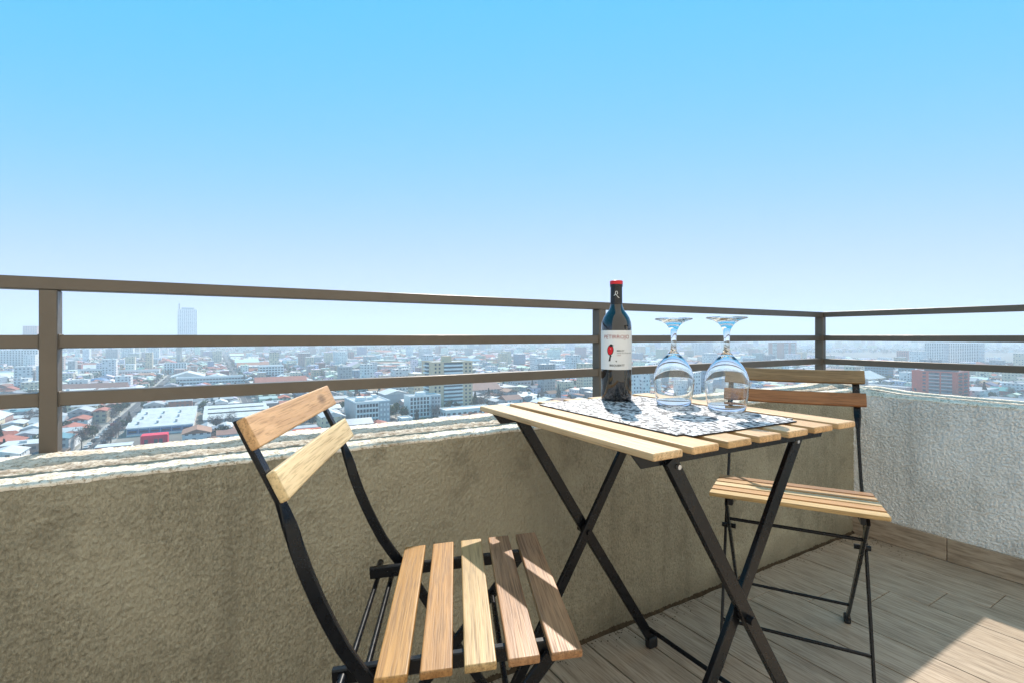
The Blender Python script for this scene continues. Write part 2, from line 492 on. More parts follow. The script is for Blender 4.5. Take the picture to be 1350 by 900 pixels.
# railing: three rails between posts, round the corner
rail = tag(empty('railing', (0,0,.62)), 'brown metal railing of three bars and posts standing on the parapets', 'railing')
Y0, X0 = .245, .226
def rbox(name, *a): 
    o = bevel_box(name, *a[:4], a[4]-.62, a[5]-.62, M['bronze'], rail, .0016, 1); return o
posts = [(-4.185,-4.157),(-2.7214,-2.6929),(-1.254,-1.224),(.221,.249)]
for a, b in posts: rbox('post', a, b, .24, .28, .612, .957 if b < 0 else .9825)
rbox('post', .221, .261, -1.52, -1.49, .60, .957)
for i, (z0, z1) in enumerate(((.7214,.7496),(.8387,.8658))):
    for (a, b), (c, d) in zip(posts[:-1], posts[1:]): rbox('rail', b, c, Y0, .275, z0, z1)
    rbox('rail', X0, .256, -1.49, .24, z0, z1)
for a, b in posts[1:]:
    for z0, z1 in ((.7214,.7496),(.8387,.8658)):
        for xe in ((a-.0028, a-.0002), (b+.0002, b+.0028)):
            if xe[0] < .22: bevel_box('weld_bead', xe[0], xe[1], Y0-.0016, .2766, z0-.62-.0016, z1-.62+.0016, M['bronze'], rail, .0008, 1)
rbox('rail', -4.6, .2205, .2405, .2795, .9572, .9826)
rbox('rail', X0-.004, .260, -2.2, .2395, .9572, .9826)
for a, b in posts[1:]:
    bevel_box('base_plate', a-.012, b+.012, .228, .288, -.001 + (.004 if b < 0 else .010), .0045 + (.004 if b < 0 else .010), M['bronze'], rail, .001, 1)

# ------------------------------------------------------------------ table
PALE, TAN, GOLD, BRN, RED, OLV = (.66,.50,.29), (.60,.40,.20), (.62,.39,.17), (.36,.20,.095), (.34,.155,.060), (.36,.25,.115)
def dk(c, k=.55): return (c[0]*k, c[1]*k*.88, c[2]*k*.75)
table = tag(empty('folding_table', (-1.6184,-.3389,0), R(-1.09)), 'slatted acacia folding table with crossed black steel legs, mat and bottle on top', 'table')
tw, tg = .0591, .02105
tones = [(.76,.54,.31),(.72,.475,.24),(.70,.47,.235),(.66,.42,.20),(.72,.48,.25),(.66,.41,.19),(.72,.475,.245)]
for i in range(7):
    x0 = -.27 + i*(tw+tg)
    bevel_box('slat', x0, x0+tw, -.275, .275, .6885, .700, wood('table_wood', tones[i], dk(tones[i], .66), 11+i*3.7), table, .0032, 3)
for s in (-1, 1):
    y = s*.222
    # angle iron carrying the slats: upright flange with slanted ends and a flat flange
    prof = [(-.264,.688),(.260,.688),(.246,.6635),(-.243,.6635)]
    a, b = [(x, y-.0015, z) for x, z in prof], [(x, y+.0015, z) for x, z in prof]
    skin('slat_rail', [a, b], M['steel'], table, sm=20)
    bevel_box('rail_flange', -.255, .25, y-s*.0235 if s>0 else y+.002, y-.002 if s>0 else y+.0235, .685, .688, M['steel'], table, .0005, 1)
    for q, (xt, xb, yo) in enumerate(((-.188,.238,.000),(.188,-.238,-.017))):
        yy = y + s*(.009 + yo) - s*.004
        sweep('leg', [(xt,yy,.672),(xt+(xb-xt)*.5,yy,.342),(xb*.985,yy,.026),(xb,yy,.012)], (1,0,.0), .026, .011, M['steel'], table)
        bevel_box('foot_cap', xb-.016, xb+.016, yy-.011, yy+.011, 0, .030, M['plastic'], table, .007, 3)
        tube('screw', [(xt*.93,yy,.660),(xt*.93,yy+s*.010,.660)], .004, M['zinc'], table, 8)
    tube('pivot_bolt', [(0,y-.022,.372),(0,y+.022,.372)], .0075, M['steel'], table, 12)
    for k in range(7):
        x0 = -.27 + k*(tw+tg) + tw/2
for sx, zz, yo in ((1,.050,.005),(-1,.050,-.012)):
    tube('cross_rod', [(sx*.232,-.222-yo,zz),(sx*.232,.222+yo,zz)], .0062, M['steel'], table, 10)

# ------------------------------------------------------------------ chairs
def chair(label, org, ang, seatcols, backcols, af, ar, zs, seed):
    """org = back corner of the seat on one side, front along ang; width axis runs to its left"""
    L = .375
    t = tag(empty('folding_chair', (org[0], org[1], 0), ang), label, 'chair')
    hw = L/2
    def s_top(a): return .455 + zs + .0692*a
    sw, sg = .0398, .0142
    for i in range(5):
        a0 = i*(sw+sg)
        c, d = seatcols[i]
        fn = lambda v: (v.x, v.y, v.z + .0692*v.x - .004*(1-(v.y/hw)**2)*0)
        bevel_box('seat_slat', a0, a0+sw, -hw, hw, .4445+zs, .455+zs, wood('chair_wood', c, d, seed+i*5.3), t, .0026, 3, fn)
    # back slats, gently dished
    for q, ((a1,z1),(a0,z0)) in enumerate((((-.1455,.771),(-.128,.735)),((-.1125,.708),(-.0955,.673)))):
        c, d = backcols[q]
        ux, uz = a1-a0, z1-z0; ln = math.hypot(ux,uz); ux/=ln; uz/=ln; nx, nz = uz, -ux
        def fn(v, a0=a0, z0=z0, ux=ux, uz=uz, nx=nx, nz=nz):
            bow = -.006*(1-(v.y/hw)**2)
            return (a0 + ux*v.z + nx*(v.x+bow), v.y, z0 + zs + uz*v.z + nz*(v.x+bow))
        bm = bmesh.new()
        bmesh.ops.create_cube(bm, size=1, matrix=Matrix.Translation((-.006,0,ln/2)) @ Matrix.Diagonal((.012,L,ln,1)))
        bmesh.ops.bevel(bm, geom=list(bm.edges), offset=.0028, segments=3, profile=.6, affect='EDGES')
        ed = [e for e in bm.edges if abs(e.verts[0].co.y-e.verts[1].co.y) > .2]
        bmesh.ops.subdivide_edges(bm, edges=ed, cuts=9, use_grid_fill=True)
        for v in bm.verts: v.co = Vector(fn(v.co))
        me = bpy.data.meshes.new('back_slat'); bm.to_mesh(me); bm.free()
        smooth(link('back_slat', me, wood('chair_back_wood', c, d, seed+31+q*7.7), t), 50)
    for s in (-1, 1):
        yu = s*.166
        # strip from the back top, twisting below the slats, running on as the front leg
        path = [(-.162,.764),(-.1455,.730),(-.129,.697),(-.1145,.667),(-.108,.650),(-.103,.636),(-.0985,.622),(-.0945,.608),(-.083,.575),(-.070,.543),(-.056,.513),(-.040,.482),(-.022,.455),(.000,.425),(.022,.393)]
        ex, ez = path[-1]
        for k in range(1, 6): path.append((ex + (af-ex)*k/5, ez + (.014-ez)*k/5))
        pts = []
        for k, (a, z) in enumerate(path):
            pts.append((a, yu + (s*.0 if k < 5 else 0), z + zs*min(1, z/.45)))
        def wd(i, pts=pts):
            tw_ = min(1, max(0, (i-3)/4.5)); th = tw_*math.pi/2
            d = Vector(pts[min(i+1,len(pts)-1)]) - Vector(pts[max(i-1,0)]); d.normalize()
            side = Vector((0,1,0)); nrm = d.cross(side).normalized()
            return side*math.cos(th) + nrm*math.sin(th)
        sweep('upright', pts, wd, .0178, .0070, M['steel'], t, .45)
        # leg from the front of the seat to the rear foot
        yl = s*.150
        f0 = (.222, s_top(.222)-.026)
        lp = [(f0[0] + (ar-f0[0])*k/6, yl, f0[1] + (.014-f0[1])*k/6) for k in range(7)]
        sweep('leg', lp, lambda i: Vector((1,0,.0)), .0185, .0075, M['steel'], t, .45)
        bevel_box('foot_cap', af-.012, af+.020, yu-.009, yu+.009, 0, .022, M['plastic'], t, .006, 3)
        bevel_box('foot_cap', ar-.020, ar+.012, yl-.009, yl+.009, 0, .022, M['plastic'], t, .006, 3)
        # seat bearer
        yr = s*.139
        rp = [(-.058, yr, s_top(-.058)-.0208), (.236, yr, s_top(.236)-.0208)]
        sweep('seat_rail', rp, (0,0,1), .020, .011, M['steel'], t, .3)
        tube('pivot_bolt', [(.075,yl-s*.012,.333+zs),(.075,yu+s*.008,.333+zs)], .0065, M['steel'], t, 10)
        tube('screw', [(-.045,yr-s*.004,.432+zs),(-.045,yu+s*.012,.432+zs)], .006, M['steel'], t, 10)
        for i in range(5):
            pass
    for a, z in ((-.046,.415),(-.022,.413)):
        tube('back_rod', [(a,-.160,z+zs),(a,.160,z+zs)], .0046, M['steel'], t, 8)
    def on_leg(z): k = (f0[1]-z)/(f0[1]-.014); return f0[0] + (ar-f0[0])*k
    def on_up(z): k = (.393-z)/(.393-.014); return .022 + (af-.022)*k
    tube('stretcher', [(on_leg(.375),-.150,.375),(on_leg(.375),.150,.375)], .0045, M['steel'], t, 8)
    tube('stretcher', [(on_leg(.085),-.150,.085),(on_leg(.085),.150,.085)], .0045, M['steel'], t, 8)
    tube('stretcher', [(on_up(.10),-.166,.10),(on_up(.10),.166,.10)], .0045, M['steel'], t, 8)
    return t
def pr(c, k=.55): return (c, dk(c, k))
a1 = R(-24.48); u1 = Vector((math.cos(a1), math.sin(a1))); v1 = Vector((-u1.y, u1.x))
o1 = Vector((-2.2563,-.5062)) + v1*.186
chair('near folding chair at left with sun stripes on its five seat slats', o1, a1,
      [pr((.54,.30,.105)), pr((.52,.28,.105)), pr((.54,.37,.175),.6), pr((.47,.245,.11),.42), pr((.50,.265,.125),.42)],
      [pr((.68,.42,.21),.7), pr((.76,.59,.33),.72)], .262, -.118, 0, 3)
a2 = R(-149.5); u2 = Vector((math.cos(a2), math.sin(a2))); v2 = Vector((-u2.y, u2.x))
o2 = Vector((-.925,-.466)) - v2*.187
chair('far folding chair behind the table in the corner facing the camera', o2, a2,
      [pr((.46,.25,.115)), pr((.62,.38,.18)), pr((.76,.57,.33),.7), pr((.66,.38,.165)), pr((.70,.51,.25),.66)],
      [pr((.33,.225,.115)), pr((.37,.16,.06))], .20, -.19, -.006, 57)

# ------------------------------------------------------------------ placemat
def mat_print():
    g = N('placemat_print', .55, .3)
    v = g.co('Object', (1, .62, 1), (0,0,0), (0,0,.6))
    warp = g.n('ShaderNodeTexNoise'); g.set(warp.inputs['Vector'], v); warp.inputs['Scale'].default_value = 30
    vm = g.n('ShaderNodeVectorMath', _operation='MULTIPLY_ADD'); g.set(vm.inputs[0], warp.outputs['Color']); vm.inputs[1].default_value = (.022,.022,0); g.set(vm.inputs[2], v)
    e = g.n('ShaderNodeTexVoronoi'); e.feature = 'DISTANCE_TO_EDGE'; g.set(e.inputs['Vector'], vm.outputs[0]); e.inputs['Scale'].default_value = 92
    f1 = g.n('ShaderNodeTexVoronoi'); f1.feature = 'F1'; g.set(f1.inputs['Vector'], vm.outputs[0]); f1.inputs['Scale'].default_value = 92
    sep = g.n('ShaderNodeSeparateColor'); g.set(sep.inputs[0], f1.outputs['Color'])
    wdt = g.ramp(g.noise(v, 110, 2), [(.38, .0), (.64, .24)])
    line = g.math('LESS_THAN', e.outputs[0], wdt)
    dark = g.math('GREATER_THAN', sep.outputs[0], .955)
    k = g.math('MAXIMUM', line, dark)
    c = g.mix(k, (.60,.60,.63), g.mix(sep.outputs[1], (.012,.013,.016), (.06,.06,.07)))
    g.base(c)
    g.nor(g.bump(k, .15, .0006))
    return g.m
mat_o = bpy.data.objects
bm = bmesh.new()
bmesh.ops.create_cube(bm, size=1, matrix=Matrix.Translation((0,0,.0014)) @ Matrix.Diagonal((.322,.452,.0022,1)))
bmesh.ops.bevel(bm, geom=[e for e in bm.edges if abs(e.verts[0].co.z-e.verts[1].co.z) > .001], offset=.018, segments=6, affect='EDGES')
for f in bm.faces: f.material_index = 0 if f.normal.z > .5 else 1
me = bpy.data.meshes.new('placemat'); bm.to_mesh(me); bm.free()
me.materials.append(mat_print()); me.materials.append(plain('mat_edge', (.02,.02,.024), .7))
pm = tag(link('placemat', me, None), 'black and white patterned placemat lying on the slatted table', 'placemat')
pm.location = (-1.6045,-.3395,.7003); pm.rotation_euler = (0,0,R(-1.6))
TZ = .7028

# ------------------------------------------------------------------ wine bottle
def glass_mat(name, col=(1,1,1), rough=0.0, ior=1.5):
    g = N(name, rough, .5, 0, col); g.b.inputs['Transmission Weight'].default_value = 1.0; g.b.inputs['IOR'].default_value = ior
    return g.m
g_ = N('dark_bottle_glass', .03, .6, 0, (.004,.004,.006)); g_.b.inputs['Coat Weight'].default_value = .6; M['bottle'] = g_.m
g_ = N('label_paper', .6, .3); g_.base(g_.mix(g_.noise(g_.co('Object'), 220, 3), (.74,.74,.74), (.80,.80,.80))); M['label'] = g_.m
M['ink'] = plain('black_ink', (.02,.02,.022), .6); M['inkred'] = plain('wine_red_ink', (.30,.035,.045), .6); M['bird'] = plain('red_ink', (.72,.012,.020), .6, .2, 300)
M['foil'] = plain('black_foil', (.014,.014,.018), .30, .3, 90); M['capred'] = plain('red_foil', (.62,.015,.022), .35); M['silver'] = plain('white_print', (.75,.75,.76), .4)
BX, BY = -1.547, -.160
bottle = tag(empty('wine_bottle', (BX,BY,TZ), math.atan2(CAM.y-BY, CAM.x-BX)), 'dark red wine bottle with white bird label standing on the placemat', 'bottle')
BR = .0378
prof = [(0,.010),(.018,.006),(.030,.0008),(.034,.0),(.0370,.0025),(BR,.007),(BR,.06),(BR,.175),(.0376,.184),(.0362,.195),(.0325,.206),(.0265,.216),(.0200,.2245),(.0160,.232),(.0146,.240),(.0142,.252),(.0140,.286),(.0148,.287),(.0150,.292),(.0148,.2945),(.0,.2945)]
lathe('glass_body', prof, M['bottle'], bottle, 72)
foil = lathe('foil_capsule', [(.0148,.2405),(.0150,.2400),(.0148,.262),(.0147,.2835),(.0157,.2840),(.0159,.288),(.0159,.2925),(.0155,.2940)], M['foil'], bottle, 48)
lathe('cap_top', [(.0150,.2905),(.0162,.2905),(.0162,.2985),(.0150,.2998),(.0,.3000)], M['capred'], bottle, 48)
LR = BR + .0004
V, F = [], []; n = 60
for i in range(n+1):
    a = R(-98) + R(196)*i/n
    for z in (.0785,.1745): V.append((LR*math.cos(a), LR*math.sin(a), z))
for i in range(n): F.append((2*i,2*i+2,2*i+3,2*i+1))
me = bpy.data.meshes.new('label'); me.from_pydata(V,[],F); label = smooth(link('label', me, M['label'], bottle), 80)
label['label'] = 'white paper label with a red bird and dark lettering'
def wrap_pts(p, r, off=0):    # flat label point (right, up) -> curved label; +angle runs to the viewer's left... seen from outside right is +y
    a = (p[0]+off)/r; return (r*math.cos(a), r*math.sin(a), p[1])
def wrap_text(txt, size, cx, z, m, name, r=LR+.0003, align='CENTER', bold=0.0, wide=1.0, parent=None):
    cu = bpy.data.curves.new('t', 'FONT'); cu.body = txt; cu.size = size; cu.align_x = align; cu.offset = bold; cu.resolution_u = 3
    o = bpy.data.objects.new('t', cu); C.objects.link(o)
    dg = bpy.context.evaluated_depsgraph_get(); me = bpy.data.meshes.new_from_object(o.evaluated_get(dg))
    bpy.data.objects.remove(o)
    bm = bmesh.new(); bm.from_mesh(me)
    bmesh.ops.subdivide_edges(bm, edges=[e for e in bm.edges if e.calc_length() > .002], cuts=2)
    for v in bm.verts: v.co = Vector(wrap_pts((cx + v.co.x*wide, z + v.co.y), r))
    bm.to_mesh(me); bm.free(); me.name = name
    if name: me.materials.clear()
    return link(name, me, m, parent or label)
def wrap_poly(pts, m, name, r=LR+.0004, parent=None):
    bm = bmesh.new(); vs = [bm.verts.new(wrap_pts(p, r)) for p in pts]; bm.faces.new(vs)
    bmesh.ops.triangulate(bm, faces=bm.faces)
    me = bpy.data.meshes.new(name); bm.to_mesh(me); bm.free(); return link(name, me, m, parent or label)
wrap_text('PETIRROJO', .0132, .0008, .1540, M['inkred'], 'lettering', bold=0.0, wide=1.06)
wrap_text('MERLOT', .0050, .0010, .1235, M['ink'], 'lettering', align='LEFT', bold=.0001)
wrap_text('VALLE DE COLCHAGUA', .0040, .0010, .1180, M['ink'], 'lettering', align='LEFT')
wrap_text('CHILE', .0038, .0010, .1130, M['inkred'], 'lettering', align='LEFT')
wrap_text('BISQUERTT', .0068, .0020, .0870, M['ink'], 'lettering', bold=.00012, wide=1.1)
def ell(cx, cz, rx, rz, t=0, n=20):
    return [(cx + rx*math.cos(q)*math.cos(t) - rz*math.sin(q)*math.sin(t), cz + rx*math.cos(q)*math.sin(t) + rz*math.sin(q)*math.cos(t)) for q in [2*math.pi*i/n for i in range(n)]]
bx_ = -.0150
wrap_poly(ell(bx_,.1265,.0085,.0130,R(-6)), M['ink'], 'bird_outline', LR+.0003)
wrap_poly(ell(bx_,.1268,.0068,.0112,R(-6)), M['bird'], 'bird_breast', LR+.0005)
wrap_poly(ell(bx_+.0020,.1378,.0042,.0034), M['ink'], 'bird_head', LR+.0006)
wrap_poly([(bx_+.005,.1392),(bx_+.0095,.1376),(bx_+.005,.1364)], M['ink'], 'bird_beak', LR+.0006)
wrap_poly([(bx_-.0012,.1155),(bx_+.0026,.1165),(bx_+.0004,.1000),(bx_-.0046,.0990)], M['ink'], 'bird_tail', LR+.0004)
wrap_poly([(bx_-.001,.1125),(bx_+.001,.1142),(bx_+.0170,.0990),(bx_+.0155,.0974)], M['ink'], 'bird_branch', LR+.0004)
# white squiggle on the foil
def stroke(pts, wd, m, name, r, parent):
    mb = MB()
    for (x0,z0),(x1,z1) in zip(pts[:-1], pts[1:]):
        d = math.hypot(x1-x0,z1-z0); nx, nz = -(z1-z0)/d*wd, (x1-x0)/d*wd
        mb.face([wrap_pts(p, r) for p in ((x0-nx,z0-nz),(x1-nx,z1-nz),(x1+nx,z1+nz),(x0+nx,z0+nz))])
    return mb.build(name, m, parent)
loop = [(.0005+.0028*math.sin(q), .2680+.0042*math.cos(q)) for q in [R(-150)+R(300)*i/14 for i in range(15)]]
stroke(loop, .0006, M['silver'], 'foil_emblem', .0153, foil)
stroke([(-.0060,.2610),(-.0030,.2650),(.0005,.2628),(.0035,.2585),(.0075,.2555)], .0006, M['silver'], 'foil_emblem', .0153, foil)

# ------------------------------------------------------------------ wine glasses, upside down
M['crystal'] = glass_mat('clear_glass', (.985,.992,.992), 0.0, 1.47)
def wine_glass(label_, x, y, rz):
    H = .203
    out = [(.0385,.0),(.0410,.012),(.0440,.030),(.0462,.048),(.0463,.058),(.0445,.070),(.0400,.084),(.0325,.097),(.0235,.108),(.0150,.117),(.0090,.124),(.0066,.131),(.0060,.142),(.0062,.155),(.0072,.168),(.0100,.178),(.0160,.187),(.0250,.1935),(.0350,.1972),(.0415,.1988),(.0432,.2000),(.0430,.2015),(.0400,.2022),(.0300,.2026),(.0,.2030)]
    inn = [(.0,.1175),(.0060,.1165),(.0130,.1125),(.0215,.1055),(.0312,.0950),(.0389,.0822),(.0432,.068),(.0450,.0575),(.0449,.048),(.0427,.030),(.0397,.012),(.0373,.0006),(.0378,-.0001),(.0385,.0)]
    ring = inn + out[1:]
    o = lathe('wine_glass', ring, M['crystal'], None, 96)
    o.location = (x, y, TZ+.0003); o.rotation_euler = (0,0,rz)
    tag(o, label_, 'wine glass', 'upturned wine glasses')
    return o
wine_glass('upturned clear wine glass nearer the wine bottle', -1.484,-.288, 0)
wine_glass('upturned clear wine glass farther from the bottle, at right', -1.4464,-.4033, .4)


# ================================================================== the city below
G = -55.0
rnd = random.Random(20)
def proj(x, y, z):
    dx, dy = x-CAM.x, y-CAM.y
    d = dx*math.sin(YAW) + dy*math.cos(YAW); r = dx*math.cos(YAW) - dy*math.sin(YAW)
    if d < 1: return None
    return 675 + FPX*r/d, HOR - FPX*(z-CAM.z)/d, d
EDGE = [(-60,606),(0,601),(340,576),(640,540),(700,531),(1060,506),(1130,509),(1350,529),(1420,536)]
def edge_y(px):
    for (a, b), (c, d) in zip(EDGE[:-1], EDGE[1:]):
        if a <= px <= c: return b + (d-b)*(px-a)/(c-a)
    return 0

def city_wall(name, col, win=(.07,.09,.12), attr=False):
    """painted render with rows of windows laid out in metres on the wall faces"""
    g = N(name, .85, .25)
    uv = g.n('ShaderNodeUVMap'); uv.uv_map = 'UVMap'
    sp = g.n('ShaderNodeSeparateXYZ'); g.set(sp.inputs[0], uv.outputs[0])
    fu = g.math('FRACT', g.math('DIVIDE', sp.outputs[0], 3.1)); fv = g.math('FRACT', g.math('DIVIDE', sp.outputs[1], 2.9))
    a = g.math('MULTIPLY', g.math('GREATER_THAN', fu, .30), g.math('LESS_THAN', fu, .78))
    b = g.math('MULTIPLY', g.math('GREATER_THAN', fv, .32), g.math('LESS_THAN', fv, .78))
    k = g.math('MULTIPLY', g.math('MULTIPLY', a, b), g.math('GREATER_THAN', sp.outputs[0], -1.0))
    cell = g.n('ShaderNodeTexWhiteNoise'); cell.noise_dimensions = '2D'
    cv = g.n('ShaderNodeCombineXYZ', X=g.math('FLOOR', g.math('DIVIDE', sp.outputs[0], 3.1)), Y=g.math('FLOOR', g.math('DIVIDE', sp.outputs[1], 2.9)))
    g.set(cell.inputs['Vector'], cv.outputs[0])
    k = g.math('MULTIPLY', k, g.math('GREATER_THAN', cell.outputs[0], .28))
    if attr:
        at = g.n('ShaderNodeVertexColor'); at.layer_name = 'Col'; base = at.outputs[0]
    else:
        base = g.ramp(g.noise(g.co('Object'), .35, 5, .7), [(.3, tuple(x*.82 for x in col)), (.7, tuple(min(.85, x*1.08) for x in col))])
    g.base(g.mix(g.math('MULTIPLY', k, .85), base, win))
    g.rough(g.math('SUBTRACT', .85, g.math('MULTIPLY', k, .5)))
    return g.m
def sheet(name, col, rough=.45):
    g = N(name, rough, .5)
    v = g.co('Object')
    c = g.ramp(g.noise(v, .25, 5, .7), [(.3, tuple(x*.72 for x in col)), (.68, tuple(min(.85, x*1.08) for x in col))])
    rib = g.n('ShaderNodeTexWave'); g.set(rib.inputs['Vector'], v); rib.inputs['Scale'].default_value = .9; rib.inputs['Distortion'].default_value = .3
    c = g.mix(g.math('MULTIPLY', rib.outputs[0], .18), c, tuple(x*.5 for x in col))
    g.base(c); return g.m
WALLC = {'white': (.80,.80,.79), 'cream': (.70,.61,.45), 'grey': (.40,.41,.42), 'tan': (.47,.40,.30), 'blue': (.30,.37,.46), 'pink': (.50,.33,.29), 'brick': (.34,.13,.085)}
ROOFC = {'white': (.66,.66,.65), 'pale_grey': (.44,.45,.46), 'grey': (.24,.25,.27), 'red': (.42,.12,.075), 'brown': (.25,.12,.09), 'teal': (.11,.27,.32), 'rust': (.38,.20,.13)}
WM = {k: city_wall('city_wall_'+k, c) for k, c in WALLC.items()}
RM = {k: sheet('city_roof_'+k, c, .8 if k in ('red','brown','rust') else .5) for k, c in ROOFC.items()}
M['cglass'] = N('city_window_glass', .15, .6, 0, (.035,.05,.07)).m
M['cwhite'] = plain('city_white_paint', (.82,.82,.81), .8, .08, .4)
M['ccream'] = plain('city_beige_paint', (.74,.55,.36), .85, .1, .3)
M['cbrick'] = plain('city_red_brick', (.60,.12,.07), .9, .15, .5)
M['cpink'] = plain('city_pink_brick', (.50,.27,.23), .9, .12, .4)
M['cgrey'] = plain('city_grey_paint', (.46,.46,.48), .85, .1, .3)
M['cdark'] = plain('city_dark_paint_and_shade', (.11,.11,.115), .8, .2, .5)  # dark parts, and flat panels that paint the shade of balcony recesses
M['cred'] = plain('city_signal_red', (.78,.015,.06), .6, .12, .5)
M['corange'] = plain('city_orange', (.66,.10,.02), .6, .12, .5)
M['cblue'] = plain('city_blue_sheet', (.05,.17,.34), .6, .15, .5)
M['cteal'] = plain('city_teal_render', (.12,.25,.31), .8, .12, .5)

# ---- ground, streets
def ground_mat():
    g = N('city_ground', .95, .1)
    v = g.co('Object')
    c = g.ramp(g.noise(v, .02, 6, .7), [(.3, (.13,.125,.115)), (.5, (.21,.195,.175)), (.66, (.30,.285,.26))])
    c = g.mix(g.ramp(g.noise(v, .011, 5, .7), [(.55, 0), (.66, .8)]), c, (.075,.095,.05))
    g.base(c); return g.m
gm = MB(); gm.face([(-16000,-400,G),(16000,-400,G),(16000,16000,G),(-16000,16000,G)])
tag(gm.build('ground', ground_mat()), kind='structure')
SX, SY = 76.0, 118.0                       # street grid, one street along x = -54
def asphalt():
    g = N('asphalt', .9, .2); n_ = g.noise(g.co('Object'), .3, 6, .7)
    g.base(g.ramp(n_, [(.3, (.075,.075,.08)), (.7, (.12,.12,.125))])); return g.m
rd = MB(); pvm = MB(); ln = MB()
for k in range(-9, 16):
    x = -54 + k*SX
    rd.face([(x-4.2,60,G+.05),(x+4.2,60,G+.05),(x+4.2,2600,G+.05),(x-4.2,2600,G+.05)])
    for s in (-1, 1):
        a, b = sorted((x+s*4.2, x+s*6.6)); pvm.box(a, b, 60, 2200, G+.0, G+.15)
    for y in range(70, 800, 9): ln.face([(x-.09,y,G+.058),(x+.09,y,G+.058),(x+.09,y+3.6,G+.058),(x-.09,y+3.6,G+.058)])
for k in range(0, 20):
    y = 150 + k*SY
    rd.face([(-760,y-4,G+.045),(1400,y-4,G+.045),(1400,y+4,G+.045),(-760,y+4,G+.045)])
tag(rd.build('road', asphalt()), kind='structure')
tag(pvm.build('pavement', M['concrete']), kind='structure')
M['paint'] = plain('road_paint', (.7,.7,.68), .8, .2, 2)
tag(ln.build('road_marking', M['paint']), kind='structure')

# ---- landmark buildings, each with its parts
taken = []                                 # footprints x0,x1,y0,y1
def take(x0, x1, y0, y1, m=1.5): taken.append((x0-m, x1+m, y0-m, y1+m))
take(-46,-9,319,344,0); take(-52,-18,285,309,0); take(-22,-9,309,330,0); take(68,160,290,307,0); take(36,58,286,300,0)      # yards kept clear
def cube_mesh(name, m, sx, sy, sz):
    mb = MB(); mb.box(-sx/2, sx/2, -sy/2, sy/2, 0, sz); me = mb.mesh(name); me.materials.append(m); return me
def tower(name, label, cx, cy, lx, ly, H, wallm, floors, fx=None, fy=None, win=(1.5,1.4), base=1.2, roofm=None, group=None, cat='building', par=.8):
    """box block with its near corner at (cx,cy); fx/fy = how many windows across the -y and the -x face"""
    t = tag(empty(name, (cx, cy, G)), label, cat, group)
    mb = MB(); mb.box(0, lx, 0, ly, 0, H); mb.build('wall', wallm, t)
    mb = MB(); e = .35
    for q in ((-.15,lx+.15,-.15,e),(-.15,lx+.15,ly-e,ly+.15),(-.15,e,e,ly-e),(lx-e,lx+.15,e,ly-e)): mb.box(*q, H+.02, H+par)
    mb.build('roof_parapet', wallm, t)
    mb = MB(); mb.box(e+.01, lx-e-.01, e+.01, ly-e-.01, H+.01, H+.2); mb.build('roof', roofm or RM['pale_grey'], t)
    fh = (H-base)/floors
    take(cx, cx+lx, cy, cy+ly)
    if fx:
        me = cube_mesh('window', M['cglass'], win[0], .16, min(win[1], fh*.62))
        for f_ in range(floors):
            for i in range(fx): inst('window', me, t, ((i+.5)*lx/fx, -.03, base + f_*fh + fh*.26))
    if fy:
        me = cube_mesh('window', M['cglass'], .16, win[0], min(win[1], fh*.62))
        for f_ in range(floors):
            for i in range(fy): inst('window', me, t, (-.03, (i+.5)*ly/fy, base + f_*fh + fh*.26))
    return t, fh
def box_part(name, t, m, *b):
    mb = MB(); mb.box(*b); return mb.build(name, m, t)

# beige twelve-storey block with white balconies
t, fh = tower('apartment_building', 'beige twelve storey apartment block with long white balconies, tallest near building in the middle', 137.7, 346.5, 32.8, 23.7, 35.5, M['ccream'], 12, None, None, base=1.5)
mw = cube_mesh('window', M['cglass'], 1.3, .16, 1.4); mwy = cube_mesh('window', M['cglass'], .16, 1.6, 1.4)
ms = cube_mesh('balcony', M['cwhite'], 15.5, 1.3, 1.40); mr = cube_mesh('recess_shade', M['cdark'], 15.5, .1, 1.4); msy = cube_mesh('balcony', M['cwhite'], 1.3, 9, 1.05); mry = cube_mesh('recess_shade', M['cdark'], .1, 9, 1.7)
for f_ in range(12):
    z = 1.5 + f_*fh
    for x in (2.0, 5.2, 27.2, 30.6): inst('window', mw, t, (x, -.03, z+.9))
    inst('balcony', ms, t, (16.4, -.66, z+.02)); inst('recess_shade', mr, t, (16.4, -.01, z+1.45))
    inst('balcony', msy, t, (-.66, 12.5, z+.02)); inst('recess_shade', mry, t, (-.01, 12.5, z+1.1))
box_part('roof_house', t, M['ccream'], 12, 18.5, 8, 14, 35.7, 40.2)
box_part('roof_mast', t, M['cgrey'], 18.0, 18.25, 10, 10.25, 40.2, 43)
# white and grey office block with a grid front
t, fh = tower('office_building', 'white and grey four storey block with a square window grid, left of two alike', 73.6, 315.3, 21.7, 30, 13.6, M['cwhite'], 4, None, None, base=.8)
mp = cube_mesh('window', M['cglass'], 1.45, .16, 2.0)
for f_ in range(4):
    for i in range(7): inst('window', mp, t, (1.5+i*1.95, -.03, 1.2+f_*fh))
box_part('grey_wing', t, M['cgrey'], 14.6, 21.6, -.6, -.05, 0, 13.9)
mp2 = cube_mesh('window', M['cwhite'], 1.0, .16, 1.5)
for f_ in range(4):
    for i in range(3): inst('window', mp2, t, (15.9+i*2.2, -.63, 1.5+f_*fh))
box_part('grey_side', t, M['cgrey'], -.4, -.02, .05, 29.9, 0, 13.7)
for x, y, a, b, z in ((3,8,5,6,2.4),(10,12,4,4,1.8),(16,20,3,5,2.2)): box_part('roof_unit', t, M['cwhite'], x, x+a, y, y+b, 13.82, 13.82+z)
